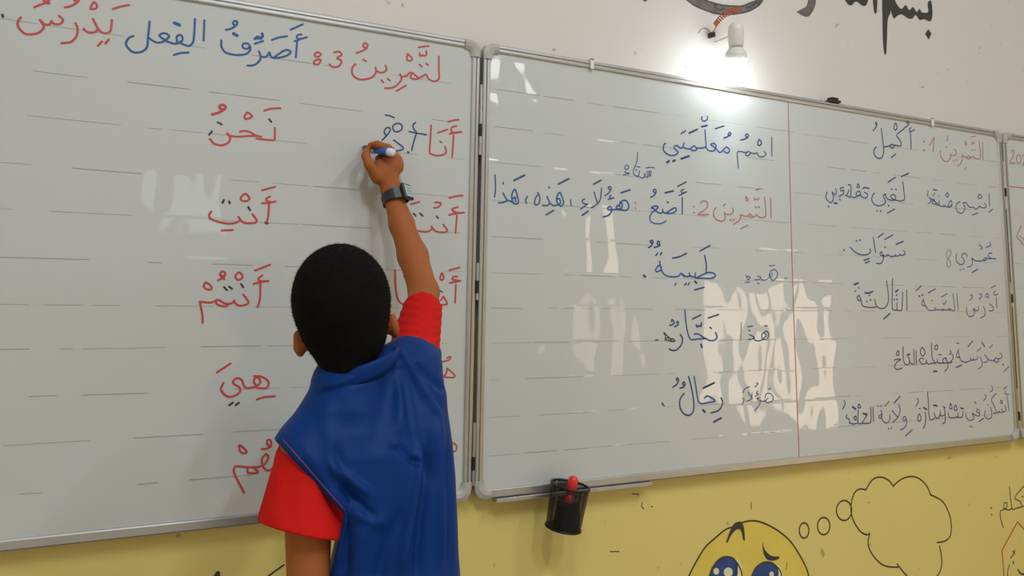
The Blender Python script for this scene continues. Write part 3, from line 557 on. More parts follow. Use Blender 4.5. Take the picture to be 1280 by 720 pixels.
wc(M['navyp'], W_B*.75, (1120,340,8), [[(1000,250),(1010,360)], [(995,190),(978,205),(985,230),(1020,222)], [(950,157),(998,133)], [(930,315),(970,350),(968,385),(930,390)], [(905,215),(898,250),(925,250),(922,225),(905,215)], [(872,345),(890,390),(885,435),(845,460)], [(830,275),(855,245),(850,215),(838,228)], [(820,345),(825,380),(795,385),(785,365)], [(795,385),(770,370),(785,400),(765,440),(725,440),(705,400),(705,355)], [(735,285),(765,250),(755,225),(745,240)],
  [(607,215),(622,380)], [(568,215),(585,375),(555,380),(520,360)], [(540,378),(500,380),(460,370)], [(480,382),(440,380),(400,375),(385,355)], [(400,378),(330,382),(290,330),(270,270)], [(270,280),(255,325),(295,340)], [(468,310),(480,325),(500,290)], [(452,250),(510,218)], [(322,208),(393,170)], [(200,188),(250,140)], [(232,240)], [(262,228)], [(358,285)]], bold={18: 1.2, 19: 1.2, 20: 1.3, 21: 1.3}, label='dark blue sentence of the school year row')
wc(M['navy'], W_B*.8, (1040,330,8), [[(745,260),(750,460)], [(705,280),(700,440),(680,465),(650,455),(650,385)], [(650,460),(620,460),(600,420),(605,145)], [(635,278),(660,258)], [(645,310)], [(622,355)], [(648,352)], [(545,170),(565,330),(550,410),(510,445),(460,435),(435,400),(428,355)], [(440,430),(380,435),(310,420),(290,370),(270,315),(250,340),(270,370),(290,350)], [(330,288),(370,290),(405,275)], [(375,312)], [(385,358)], [(348,375)], [(268,238)], [(232,270)], [(225,205),(262,190)], [(518,548),(578,495)]],
  bold={3: 1.6, 9: 1.5, 15: 1.8, 16: 1.4}, label='dark blue word at the left of the school year row')
wc(M['navyp'], W_B*.75, (1110,410,8), [[(1118,248),(1140,275),(1130,300),(1100,310)], [(1100,310),(1075,300),(1060,325),(1085,345),(1105,330),(1095,308)], [(1070,320),(1030,325),(1000,310),(965,265)], [(1000,320),(985,340),(955,345)], [(920,290),(940,340),(935,385),(900,410)], [(895,280),(890,310),(865,320),(850,300)], [(865,318),(835,320),(820,300)], [(835,318),(800,335),(760,340),(720,310),(700,220)], [(705,215),(680,285),(720,290)], [(1150,365)], [(690,150)], [(705,152)],
  [(1160,435),(1205,385)], [(680,395),(735,370)], [(1015,200),(1045,168)], [(890,232),(925,200)], [(800,185),(845,130)], [(940,145),(965,185)]], bold={9: 1.4, 13: 1.4, 16: 1.2, 17: 1.5}, label='dark blue word of the school name row')
wc(M['navy'], .0031, (1110,410,8), [[(640,260),(650,300),(620,345)], [(620,220),(630,250),(610,265)], [(640,340),(600,345),(570,300),(545,320),(560,350),(590,345)], [(600,345),(595,400),(565,435)], [(580,300)], [(550,350),(500,345),(490,310)], [(495,340),(470,350),(440,350)], [(435,150),(440,290),(470,345)], [(480,170),(465,205),(490,215),(495,175),(480,170)], [(505,265),(530,268)], [(455,435),(488,432)],
  [(440,350),(400,360),(380,320)], [(385,350),(340,360),(310,320)], [(310,320),(330,300),(355,310)], [(340,195),(322,245),(350,280),(370,240),(340,195)], [(280,225),(285,365)], [(255,210),(262,350),(230,355),(215,330)], [(150,190),(155,330),(190,370),(215,340),(200,280)], [(190,270),(215,262)], [(95,230),(82,265),(105,272),(108,240),(95,230)], [(60,320),(95,312),(125,315),(85,345),(65,390),(90,415),(138,400)]],
  bold={10: 1.6, 18: 1.4}, label='crowded pupil-written words of the school name row')
wc(M['navyp'], W_B*.75, (1120,470,8), [[(1110,200),(1130,350)], [(1098,150),(1090,175),(1125,185)], [(1075,135),(1105,103)], [(1085,290),(1100,340),(1075,360),(1055,330)], [(1070,358),(1050,365),(1025,350)], [(1035,362),(1000,370),(970,370)], [(1000,175),(955,230),(975,290),(1005,360)], [(945,310),(955,360),(955,410),(920,430),(885,400),(890,350)], [(920,285)], [(940,160),(965,140),(955,95)], [(875,245),(900,215),(890,185)], [(1050,240),(1045,270),(1065,270),(1050,240)],
  [(835,350),(815,330),(805,360),(835,370)], [(835,365),(830,400),(790,390),(760,370),(780,420),(740,445),(705,420),(700,370)], [(785,260),(800,275)], [(830,455),(872,425)], [(740,503)], [(762,508)]], bold={15: 1.3, 14: 1.3}, label='dark blue words at the right of the lowest row')
wc(M['navy'], .0031, (1120,470,8), [[(670,350),(660,410),(600,410)], [(620,370),(610,410),(540,415),(520,370)], [(645,320),(675,325)], [(545,275),(535,320),(560,325),(545,275)], [(595,290),(580,335),(610,340),(595,290)], [(480,310),(490,380),(490,460),(465,475)], [(490,385),(450,400),(440,350)], [(435,390),(435,410),(400,420),(380,370)], [(385,420),(350,440),(330,400),(325,300),(315,160)], [(375,292),(410,298)], [(470,305),(490,315)], [(290,360),(298,420),(285,500),(268,525)], [(275,315),(305,335)], [(235,380),(215,420),(230,455),(250,430),(235,380)], [(210,225),(225,250),(200,300)], [(238,325)]],
  bold={2: 1.4, 9: 1.6, 12: 1.6}, label='crowded pupil-written word of the lowest row')
wc(M['navyp'], W_B*.8, (1040,470,8), [[(735,405),(710,415),(715,445),(740,430)], [(740,420),(745,470),(720,520),(685,538)], [(735,598),(800,540)], [(668,285),(680,340),(660,410),(605,462)], [(600,345),(655,410)], [(580,390),(575,440),(545,470),(510,450),(490,400)], [(490,345),(500,395),(480,425),(468,400),(495,380)], [(622,268),(678,205)], [(525,303),(570,255)], [(460,298)], [(488,298)], [(565,525)], [(592,520)]], bold={2: 1.2, 7: 1.4}, label='dark blue province words at the left of the lowest row')
wc(M['navy'], .0032, (1040,470,8), [[(408,310),(415,455)], [(385,310),(390,440),(370,470),(300,472)], [(300,472),(330,420),(345,400)], [(310,375),(350,385)], [(300,472),(260,465),(262,340)], [(260,465),(220,480),(175,470)], [(235,400),(215,420),(240,440),(240,400)], [(150,390),(140,420),(170,430),(175,470)], [(270,280),(258,315),(285,315),(270,280)], [(205,308),(235,330)], [(120,245),(130,280),(105,330)]], bold={3: 1.6, 9: 1.7})
# ---- right board
wr(M['redp'], W_R*.9, (1120,180,8), [[(1150,85),(1165,60),(1180,85),(1165,140),(1140,185),(1190,190)], [(1215,115),(1205,150),(1220,195),(1245,180),(1250,140),(1235,112),(1215,115)], [(1265,130),(1278,108),(1297,130),(1290,170),(1265,205),(1315,208)]], label='red date digits')
wr(M['redp'], W_R*.9, (1120,180,8), [[(1125,425),(1290,440),(1700,480)]])
wr(M['redp'], W_R*.9, (1120,280,8), [[(1255,10),(1230,65),(1205,125)], [(1205,125),(1290,225),(1340,280)], [(1238,122),(1250,130)], [(1262,140),(1280,150)]])

# ================================================================== SMALL THINGS
# black eraser clip on the top rail
p = at(1041, 125); x = p.x
t = thing('clip', 'small black clip on the top rail of the middle whiteboard', 'clip', (x, 0, Z0+1.0))
bm = bmesh.new(); box(bm, x-.020, x+.022, -.012, .012, Z0+1.0, Z0+1.007); bevel(bm, .002); finish('clip_base', bm, M['blackp'], t)
bm = bmesh.new(); box(bm, x-.014, x+.014, -.010, .010, Z0+1.007, Z0+1.015); bevel(bm, .003); finish('clip_lever', bm, M['blackm'], t)

# light bulb in its holder on the wall above the middle board
bx = at(917, 88, -.045); bx0 = bx.x
tilt = Vector((-.06, -.10, 1)).normalized()
bc = Vector((bx0+.006, -.047, bx.z+.013))                         # globe centre
t = thing('wall_lamp', 'lit white light bulb hanging in a white socket above the middle whiteboard', 'lamp', tuple(bc))
bm = bmesh.new(); lathe(bm, bc, tilt, [(.004,-.031),(.016,-.027),(.025,-.018),(.0295,-.004),(.0295,.008),(.0285,.014)], 28); finish('bulb_globe', bm, M['bulb'], t, True)
bm = bmesh.new(); lathe(bm, bc, tilt, [(.0287,.0145),(.0290,.026),(.0265,.036),(.019,.044),(.0155,.048)], 28); finish('bulb_collar', bm, M['white'], t, True)
bm = bmesh.new(); lathe(bm, bc, tilt, [(.0185,.0485),(.0185,.056),(.0195,.060),(.020,.094),(.018,.104),(.012,.112),(.004,.115)], 28); finish('lamp_socket', bm, M['white'], t, True)
bl = bpy.data.lights.new('bulb_light', 'POINT'); bl.energy = 60; bl.color = (.76, .89, 1); bl.shadow_soft_size = .03
o = bpy.data.objects.new('bulb_light', bl); link(o, t); o.location = Vector((0, 0, 0)) - tilt*.0
bl.shadow_soft_size = .0305
# coiled copper wire from the socket to a black terminal
def W3(x, y, Y): return at(840+x/8, y/8, Y)
bm = bmesh.new(); ctrl = [W3(680,95,-.03), W3(600,110,-.03), W3(520,150,-.02), W3(460,210,-.012), W3(430,250,-.008)]
pts = []; N = 150
for i in range(N):
    s = i/(N-1)*(len(ctrl)-1); j = min(int(s), len(ctrl)-2); f = s-j
    c = ctrl[j].lerp(ctrl[j+1], f); d = (ctrl[j+1]-ctrl[j]).normalized(); a, u, v = frame_of(d)
    r = .0085*(1-.35*i/N); an = i*2*math.pi/11
    pts.append(c+(u*math.cos(an)+v*math.sin(an))*r)
pts += [W3(440,270,-.006), W3(425,300,-.004), W3(405,325,-.003)]
tube(bm, pts, .0014, 6); o = finish('coiled_wire', bm, M['copper'], t, True, label='coiled copper-red wire')
bm = bmesh.new(); tube(bm, [bc+tilt*.085, bc+tilt*.085+Vector((0, .03, 0)), bc+tilt*.085+Vector((0, .085, 0))], .0022, 8); finish('lamp_cable', bm, M['white'], t, True)
bm = bmesh.new(); c = W3(402,345,.012); box(bm, c.x-.005, c.x+.005, .004, YW, c.z-.008, c.z+.006); bevel(bm, .002); finish('wire_terminal', bm, M['blackp'], t)
bm = bmesh.new(); tube(bm, [W3(395,340,.018), W3(360,290,.016), W3(320,280,.016), W3(285,300,.018), W3(262,330,.021)], .0009, 6); finish('loose_wire', bm, M['blackp'], t, True)

# mesh pen cup hanging from the lower rail
top = at(713, 607, -.050); bot = at(706.5, 661, -.050)
ax = (bot-top).normalized(); hgt = (bot-top).length
R1 = .0425
t = thing('pen_cup', 'black wire-mesh pen cup hanging under the middle whiteboard', 'cup', tuple(bot))
a, u, v = frame_of(ax)
ax = (ax + Vector((0, .10, 0))).normalized(); a, u, v = frame_of(ax)
def cyl(ang, h, r): return top + ax*h + (u*math.cos(ang)+v*math.sin(ang))*r
def rr(h): return R1*(1-.10*h/hgt)
for name, h, r in (('rim', 0, .0026), ('base_ring', hgt, .0026)):
    bm = bmesh.new(); n = 40; rings = []
    for i in range(n):
        an = 2*math.pi*i/n; c = cyl(an, h, rr(h)); rd = (u*math.cos(an)+v*math.sin(an))
        rings.append([c + rd*r*math.cos(q)+ax*r*math.sin(q) for q in [2*math.pi*k/8 for k in range(8)]])
    rings.append(rings[0]); loft(bm, rings, False); bmesh.ops.remove_doubles(bm, verts=bm.verts, dist=1e-6); finish(name, bm, M['blackm'], t, True)
bm = bmesh.new(); n = 110; sw_ = .00052
for sgn in (-1, 1):
    for i in range(n):
        prev = None
        for kk in range(15):
            h = hgt*kk/14; an = 2*math.pi*i/n + sgn*kk/14*1.25
            p1 = cyl(an-sw_/R1, h, rr(h)); p2 = cyl(an+sw_/R1, h, rr(h))
            vv = (bm.verts.new(p1), bm.verts.new(p2))
            if prev: bm.faces.new((prev[0], prev[1], vv[1], vv[0]))
            prev = vv
o = finish('wire_mesh', bm, M['blackm'], t); o['kind'] = 'stuff'
bm = bmesh.new(); lathe(bm, top, ax, [(.001, hgt-.003), (rr(hgt), hgt-.003), (rr(hgt), hgt), (.001, hgt)], 32); finish('base_plate', bm, M['blackm'], t)
bm = bmesh.new(); hk = top+Vector((-.012, R1*.9, 0)); tube(bm, [hk+Vector((0, 0, -.02)), hk, Vector((hk.x, -.010, Z0+.028)), Vector((hk.x, -.003, Z0+.03))], .0012, 6); finish('hook', bm, M['alu'], t)
# contents of the cup
def pen(name, lab, cat, p0, p1, r, m, mcap, grp=None):
    t = thing(name, lab, cat, tuple(p0), group=grp); d = (p1-p0); L = d.length
    bm = bmesh.new(); lathe(bm, p0, d, [(r*.5,0),(r*.95,.004),(r,.010),(r,L*.62),(r*.85,L*.63)], 14); finish('barrel', bm, m, t, True)
    bm = bmesh.new(); lathe(bm, p0, d, [(r*1.0,L*.63),(r*1.12,L*.64),(r*1.12,L*.93),(r*.8,L*.985),(r*.3,L)], 14); finish('cap', bm, mcap, t, True)
cc = top+ax*(hgt-.006)
pen('marker', 'red marker standing in the black mesh cup, its cap above the rim', 'marker', cc+u*.004+Vector((-.005,-.004,0)), top+Vector((.006, -.006, .021)), .0098, M['redpen'], M['redpen'])
pen('marker', 'black marker leaning left inside the mesh cup', 'marker', cc+Vector((-.020,.0,.0)), top+ax*.030+Vector((-.013,.0,0)), .0085, M['blackp'], M['blackp'])
pen('marker', 'black marker beside the red one inside the mesh cup', 'marker', cc+Vector((.018,.004,.0)), top+ax*.030+Vector((.024,.004,0)), .0085, M['blackp'], M['blackp'])
er = thing('eraser', 'dark felt eraser pushed into the bottom of the mesh cup', 'eraser', tuple(cc))
bm = bmesh.new(); q = top+ax*(hgt*.66)+Vector((0,-.002,0)); box(bm, q.x-.028, q.x+.026, q.y-.018, q.y-.003, q.z-.030, q.z+.026); bevel(bm, .004); finish('felt', bm, M['blackp'], er)
bm = bmesh.new(); box(bm, q.x-.022, q.x+.022, q.y-.003, q.y+.006, q.z-.030, q.z+.028); bevel(bm, .003); finish('eraser_back', bm, M['blackm'], er)

#@@BOY@@
# ================================================================== THE BOY
def surface_nets(F, o, h):
    """F<0 inside; returns verts, quads"""
    s = F < 0; nx, ny, nz = F.shape
    c = np.zeros((nx-1, ny-1, nz-1), np.int8)
    for i in (0, 1):
        for j in (0, 1):
            for k in (0, 1): c += s[i:nx-1+i, j:ny-1+j, k:nz-1+k]
    act = (c > 0) & (c < 8); idx = -np.ones(act.shape, np.int64); I = np.argwhere(act); idx[act] = np.arange(len(I))
    acc = np.zeros((len(I), 3)); cnt = np.zeros(len(I))
    corners = [(i, j, k) for i in (0, 1) for j in (0, 1) for k in (0, 1)]
    for a in corners:
        for ax in range(3):
            if a[ax]: continue
            b = list(a); b[ax] = 1
            fa = F[I[:, 0]+a[0], I[:, 1]+a[1], I[:, 2]+a[2]]; fb = F[I[:, 0]+b[0], I[:, 1]+b[1], I[:, 2]+b[2]]
            mk = (fa < 0) != (fb < 0); t = np.where(mk, fa/np.where(mk, fa-fb, 1), 0)
            p = np.array(a, float)[None].repeat(len(I), 0); p[:, ax] += t
            acc[mk] += p[mk]; cnt[mk] += 1
    V = (I+acc/np.maximum(cnt, 1)[:, None])*h+np.array(o)
    Q = []
    for ax in range(3):
        sl = [slice(1, -1)]*3; sl[ax] = slice(0, -1); sh = [slice(1, -1)]*3; sh[ax] = slice(1, None)
        e = s[tuple(sl)] != s[tuple(sh)]; P = np.argwhere(e)
        add = np.array([0 if q == ax else 1 for q in range(3)]); P = P+add
        flip = s[P[:, 0], P[:, 1], P[:, 2]]
        b, c_ = [(1, 2), (2, 0), (0, 1)][ax]
        def cell(db, dc):
            q = P.copy(); q[:, b] -= db; q[:, c_] -= dc; return idx[q[:, 0], q[:, 1], q[:, 2]]
        q = np.stack([cell(1, 1), cell(0, 1), cell(0, 0), cell(1, 0)], 1)
        q[~flip] = q[~flip][:, ::-1]
        Q.append(q)
    return V, np.concatenate(Q)

class SDF:
    def __init__(s, lo, hi, h):
        s.o = np.array(lo, float); s.h = h
        s.n = np.ceil((np.array(hi)-s.o)/h).astype(int)+1
        s.F = np.full(s.n, .05, np.float32)
    def _sub(s, lo, hi):
        a = np.clip(np.floor((np.array(lo)-s.o)/s.h).astype(int), 0, s.n-1); b = np.clip(np.ceil((np.array(hi)-s.o)/s.h).astype(int)+1, 1, s.n)
        if (b <= a).any(): return None, None
        g = [s.o[i]+s.h*np.arange(a[i], b[i]) for i in range(3)]
        X, Y, Z = np.meshgrid(*g, indexing='ij', sparse=True)
        return tuple(slice(a[i], b[i]) for i in range(3)), (X, Y, Z)
    def _put(s, sl, d, k, op):
        f = s.F[sl]; d = d.astype(np.float32)
        if op == 'add':
            if k > 0:
                hh = np.clip(.5+.5*(f-d)/k, 0, 1); s.F[sl] = f*(1-hh)+d*hh-k*hh*(1-hh)
            else: s.F[sl] = np.minimum(f, d)
        else:
            if k > 0:
                hh = np.clip(.5-.5*(f+d)/k, 0, 1); s.F[sl] = f*(1-hh)+(-d)*hh+k*hh*(1-hh)
            else: s.F[sl] = np.maximum(f, -d)
    def cap(s, a, b, ra, rb, k=.01, op='add', sc=(1, 1, 1)):
        """tapered capsule; sc squeezes space around the axis midpoint (values >1 flatten)"""
        a = np.array(a, float); b = np.array(b, float); R = max(ra, rb)+k+.012
        sl, G = s._sub(np.minimum(a, b)-R, np.maximum(a, b)+R)
        if sl is None: return
        d = b-a; L2 = float((d*d).sum())+1e-12; X, Y, Z = G
        if isinstance(sc, tuple) and sc == (1, 1, 1):
            t = np.clip(((X-a[0])*d[0]+(Y-a[1])*d[1]+(Z-a[2])*d[2])/L2, 0, 1)
            D = np.sqrt((X-a[0]-t*d[0])**2+(Y-a[1]-t*d[1])**2+(Z-a[2]-t*d[2])**2)-(ra+(rb-ra)*t)
        else:
            S = np.array(sc)     # flatten direction vector (unit) * factor
            n = S/np.linalg.norm(S); fac = np.linalg.norm(S)
            t = np.clip(((X-a[0])*d[0]+(Y-a[1])*d[1]+(Z-a[2])*d[2])/L2, 0, 1)
            rx, ry, rz = X-a[0]-t*d[0], Y-a[1]-t*d[1], Z-a[2]-t*d[2]
            q = (rx*n[0]+ry*n[1]+rz*n[2]); D2 = rx**2+ry**2+rz**2+(fac**2-1)*q**2
            D = (np.sqrt(D2)-(ra+(rb-ra)*t))/np.sqrt(fac)
        s._put(sl, D, k, op)
    def ell(s, c, r, B=None, k=.01, op='add'):
        """ellipsoid, B rows = axes"""
        c = np.array(c, float); r = np.array(r, float); B = np.eye(3) if B is None else np.array(B); R = r.max()+k+.012
        sl, G = s._sub(c-R, c+R)
        if sl is None: return
        X, Y, Z = G[0]-c[0], G[1]-c[1], G[2]-c[2]
        q = [(X*B[i][0]+Y*B[i][1]+Z*B[i][2]) for i in range(3)]
        k0 = np.sqrt(sum((q[i]/r[i])**2 for i in range(3))); k1 = np.sqrt(sum((q[i]/r[i]**2)**2 for i in range(3)))
        s._put(sl, k0*(k0-1)/np.maximum(k1, 1e-6), k, op)
    def half(s, p, n, k=0):
        """cut away the side the normal points to"""
        n = np.array(n, float); n /= np.linalg.norm(n); sl, (X, Y, Z) = s._sub(s.o, s.o+s.h*(s.n-1))
        d = -((X-p[0])*n[0]+(Y-p[1])*n[1]+(Z-p[2])*n[2])
        s._put(sl, d, k, 'cut')
    def obj(s, name, m, parent, smooth_it=2, disp=None, label=None):
        V, Q = surface_nets(s.F, s.o, s.h)
        # laplacian smoothing
        for _ in range(smooth_it):
            acc = np.zeros_like(V); n = np.zeros(len(V))
            for i in range(4):
                for j in ((i+1) % 4, (i-1) % 4):
                    np.add.at(acc, Q[:, i], V[Q[:, j]]); np.add.at(n, Q[:, i], 1)
            V = V*.45+.55*acc/np.maximum(n, 1)[:, None]
        me = bpy.data.meshes.new(name)
        off = np.zeros(3); q = parent
        while q is not None: off += np.array(q.location); q = q.parent
        if disp is not None:
            N = np.zeros_like(V); fn = np.cross(V[Q[:, 2]]-V[Q[:, 0]], V[Q[:, 3]]-V[Q[:, 1]])
            for i in range(4): np.add.at(N, Q[:, i], fn)
            N /= np.maximum(np.linalg.norm(N, axis=1), 1e-12)[:, None]
            V = V+N*disp(V, N)[:, None]
        me.from_pydata((V-off).tolist(), [], Q.tolist()); me.materials.append(m)
        me.polygons.foreach_set('use_smooth', [True]*len(me.polygons)); me.update()
        o = bpy.data.objects.new(name, me); link(o, parent)
        if label: o['label'] = label
        return o

def proj(V):
    d = V-np.array(CAM); z = d@np.array(fw)
    return np.stack([640+FPX*(d@np.array(cr))/z, PY-FPX*(d@np.array(cu))/z], 1)
A3 = lambda px, py, Y: np.array(at(px, py, Y))

boy = thing('person', 'boy in blue vest over red T-shirt, writing on the left whiteboard, seen from behind', 'person', (-.345, -.40, 0))
# ---- head frame
Hc = A3(429, 384, -.365)
Fv = Vector((.30, 1, .30)).normalized()                     # looking direction
Rv = (Vector((1, -.22, .22)) - Fv*Vector((1, -.22, .22)).dot(Fv)).normalized()
Uv = Rv.cross(Fv).normalized()
HB_ = np.array([Rv, Fv, Uv])                                # rows: right, forward, up
def hp(r, f, u): return Hc+HB_[0]*r+HB_[1]*f+HB_[2]*u
shL = A3(384, 562, -.40); shR = A3(513, 462, -.335)
elR = A3(530, 366, -.165); wrR = A3(490, 240, -.052)
elL = A3(386, 752, -.42)
neck0 = A3(437, 468, -.375); chest = A3(470, 560, -.385)

# torso profile used by body, T-shirt and vest: rows of (py, left px, right px, half depth, Y centre)
ROWS = [(460, 460, 520, .040, -.350), (475, 430, 538, .050, -.355), (490, 401, 549, .060, -.362), (508, 376, 554, .070, -.368), (530, 355, 557, .078, -.374), (560, 346, 560, .084, -.380),
        (600, 358, 563, .088, -.385), (645, 386, 564, .090, -.390), (690, 400, 565, .090, -.395), (740, 398, 569, .092, -.400), (800, 392, 577, .098, -.405), (850, 388, 584, .100, -.405)]
_z = []; _c = []; _a = []; _b = []; _y = []
for py, l, r, hb, yc in ROWS:
    pl, pr = A3(l, py, yc), A3(r, py, yc)
    _z.append((pl[2]+pr[2])/2); _c.append((pl[0]+pr[0])/2); _a.append((pr[0]-pl[0])/2); _b.append(hb); _y.append(yc)
_z = np.array(_z)[::-1]; _c, _a, _b, _y = [np.array(q)[::-1] for q in (_c, _a, _b, _y)]
def torso(S, inset, zlo, zhi, k=.02, pw=2.4, slope=0.0):
    sl, (X, Y, Z) = S._sub(S.o, S.o+S.h*(S.n-1))
    z = Z.ravel(); c = np.interp(z, _z, _c)[None, None]; a = np.interp(z, _z, _a)[None, None]-inset; b = np.interp(z, _z, _b)[None, None]-inset; y = np.interp(z, _z, _y)[None, None]
    a = np.maximum(a, .01); b = np.maximum(b, .01)
    q = (np.abs((X-c)/a)**pw+np.abs((Y-y)/b)**pw)**(1/pw)
    D = (q-1)*np.minimum(a, b)
    D = np.maximum(D, Z-zhi); D = np.maximum(D, zlo-Z)
    S._put(sl, D, k, 'add')

# ---- body: one continuous skin surface
S = SDF((-.66, -.60, .02), (-.06, -.012, 1.56), .0032)
S.ell(hp(0, -.004, .010), (.0715, .088, .083), HB_, 0)               # cranium
S.ell(hp(0, .040, -.045), (.052, .045, .058), HB_, .03)              # face
S.cap(hp(0, .060, -.085), hp(0, .030, -.075), .020, .034, .02)       # chin / jaw
S.cap(hp(0, .086, -.012), hp(0, .100, -.040), .006, .0095, .008)     # nose
for sg in (-1, 1):
    S.ell(hp(sg*.030, .084, -.010), (.014, .008, .009), HB_, .006, 'cut')   # eye sockets
    S.cap(hp(sg*.014, .086, .004), hp(sg*.044, .078, .003), .006, .005, .008)    # brow
    S.ell(hp(sg*.040, .062, -.048), (.018, .016, .018), HB_, .012)    # cheek
    S.ell(hp(sg*.010, .098, -.041), (.006, .006, .005), HB_, .004)
S.cap(hp(-.016, .086, -.068), hp(.016, .086, -.068), .0045, .0045, .006)
S.cap(neck0, hp(0, -.012, -.060), .040, .043, .02)                    # neck
for px, py, tx in ((373.5, 430, -1), (492.5, 407, 1)):                     # ears
    e = A3(px, py, -.352); B = np.array([HB_[0], HB_[1], HB_[2]])
    S.ell(e, (.0090, .016, .0215), B, .008)
    S.cap(e, e-HB_[0]*tx*.016, .010, .012, .008)
    S.ell(e+HB_[0]*tx*.006-HB_[1]*(-.003), (.005, .010, .014), B, .004, 'cut')
torso(S, .032, .75, neck0[2]-.03, .02)
S.cap(shL, neck0-np.array([0, 0, .035]), .034, .036, .02); S.cap(shR, neck0-np.array([0, 0, .03]), .034, .036, .02)
S.cap(shL, elL, .036, .029, .015); S.cap(elL, A3(455, 742, -.26), .028, .019, .01)   # left arm, forearm folded forward
lh = A3(468, 740, -.235)
S.cap(A3(455, 742, -.26), lh, .020, .026, .01)
for q in range(4): S.cap(lh+np.array([.01, .0, .02-.013*q]), lh+np.array([.045, .03-.004*q, .018-.012*q]), .0085, .0065, .004)
S.cap(lh+np.array([-.005, .0, .02]), lh+np.array([.012, .028, .04]), .009, .007, .005)
S.cap(shR, elR, .036, .0275, .02)
S.cap(elR, A3(516, 320, -.115), .0275, .0285, .012); S.cap(A3(516, 320, -.115), A3(502, 280, -.08), .0285, .0235, .012)
S.cap(A3(502, 280, -.08), wrR, .0245, .0195, .012, sc=(.0, 1.2, 0))
# right hand round the pen
S.cap(wrR, A3(483, 212, -.047), .020, .0225, .012, sc=(0, 1.25, 0))
S.cap(A3(473, 214, -.047), A3(492, 206, -.044), .0205, .0215, .010, sc=(0, 1.3, 0))
S.cap(A3(490, 208, -.045), A3(493, 200, -.046), .018, .013, .008)
def chain(pts, rs, k=.004):
    for (a, b), (r0, r1) in zip(zip(pts, pts[1:]), zip(rs, rs[1:])): S.cap(a, b, r0, r1, k)
chain([A3(492, 200, -.050), A3(485, 185.5, -.066), A3(471.5, 180.5, -.055), A3(463, 181.5, -.038)], [.0105, .0088, .0078, .0066])      # index
chain([A3(472, 222, -.052), A3(461.5, 206, -.062), A3(457, 194.5, -.057), A3(459.5, 187.5, -.042)], [.014, .0100, .0088, .0070])       # thumb
chain([A3(497, 200, -.038), A3(487, 187.5, -.040), A3(474, 187, -.028), A3(466, 189, -.024)], [.0105, .0088, .0076, .0066])         # middle
chain([A3(499, 205, -.030), A3(492, 193.5, -.022), A3(480, 194, -.017), A3(472, 198, -.019)], [.0100, .0082, .0074, .0064])       # ring
chain([A3(499, 211, -.026), A3(494, 202, -.019), A3(484, 202, -.0155), A3(477, 206, -.018)], [.0095, .0074, .0066, .0058])       # little
# legs down into the shoes
hipz = .70
for sg in (-1, 1):
    hx = -.335+sg*.062
    S.cap((hx, -.40, hipz), (hx+sg*.01, -.385, .38), .062, .043, .03); S.cap((hx+sg*.01, -.385, .38), (hx+sg*.012, -.415, .09), .042, .030, .02)
    S.cap((hx+sg*.012, -.415, .07), (hx+sg*.02, -.31, .05), .028, .022, .02)
body = S.obj('body', M['skin'], boy, 2)
del S

# ---- face details
for sg in (-1, 1):
    c = hp(sg*.030, .0705, -.010)
    bm = bmesh.new(); bmesh.ops.create_uvsphere(bm, u_segments=16, v_segments=10, radius=.0115); bmesh.ops.translate(bm, verts=bm.verts, vec=Vector(c))
    ey = finish('eye', bm, M['eye'], boy, True)
    bm = bmesh.new(); lathe(bm, Vector(c)+Fv*.0102, Fv, [(.0052, 0), (.0050, .0012), (.001, .0018)], 14); finish('iris', bm, M['iris'], boy, True)
    bm = bmesh.new(); tube(bm, [hp(sg*.013, .0880, .008), hp(sg*.028, .0850, .012), hp(sg*.044, .0765, .009)], [.0022, .0026, .0012], 8); finish('eyebrow', bm, M['hair'], boy, True)
bm = bmesh.new(); tube(bm, [hp(-.020, .083, -.067), hp(-.010, .0905, -.0665), hp(0, .0925, -.0670), hp(.010, .0905, -.0665), hp(.020, .083, -.067)], [.0012, .0032, .0036, .0032, .0012], 8)
finish('mouth', bm, M['skinred'], boy, True)

# ---- hair: cropped cap with short tufts
S = SDF(Hc-.13, Hc+.13, .0028)
S.ell(hp(0, -.007, .014), (.0745, .0905, .0865), HB_, 0)
S.ell(hp(0, -.030, -.030), (.058, .050, .055), HB_, .02)
S.cap(A3(434, 450, -.390), A3(435, 428, -.39), .039, .048, .02)
S.half(hp(0, .040, 0), HB_[1]*1.0-HB_[2]*.75, .004)          # hairline over the forehead
S.half(hp(0, .018, -.028), HB_[1]*.95-HB_[2]*.15, .006) if False else None
for px, py in ((374.5, 431), (490, 407)):
    tx = -1 if px < 400 else 1; e = A3(px, py, -.350)+HB_[0]*tx*.004; S.cap(e-HB_[2]*.006, e+HB_[1]*.08-HB_[2]*.02, .0225, .040, .004, 'cut')
S.half(A3(437, 464.5, -.375), np.array([-.10, .30, -1]), .006)
def hd(V, N):
    r = np.sin(V[:, 0]*900+np.sin(V[:, 2]*700)*2)*np.sin(V[:, 1]*800+V[:, 2]*500)
    return .0007*r
hair = S.obj('hair', M['hair'], boy, 2, hd, label='short black cropped hair')
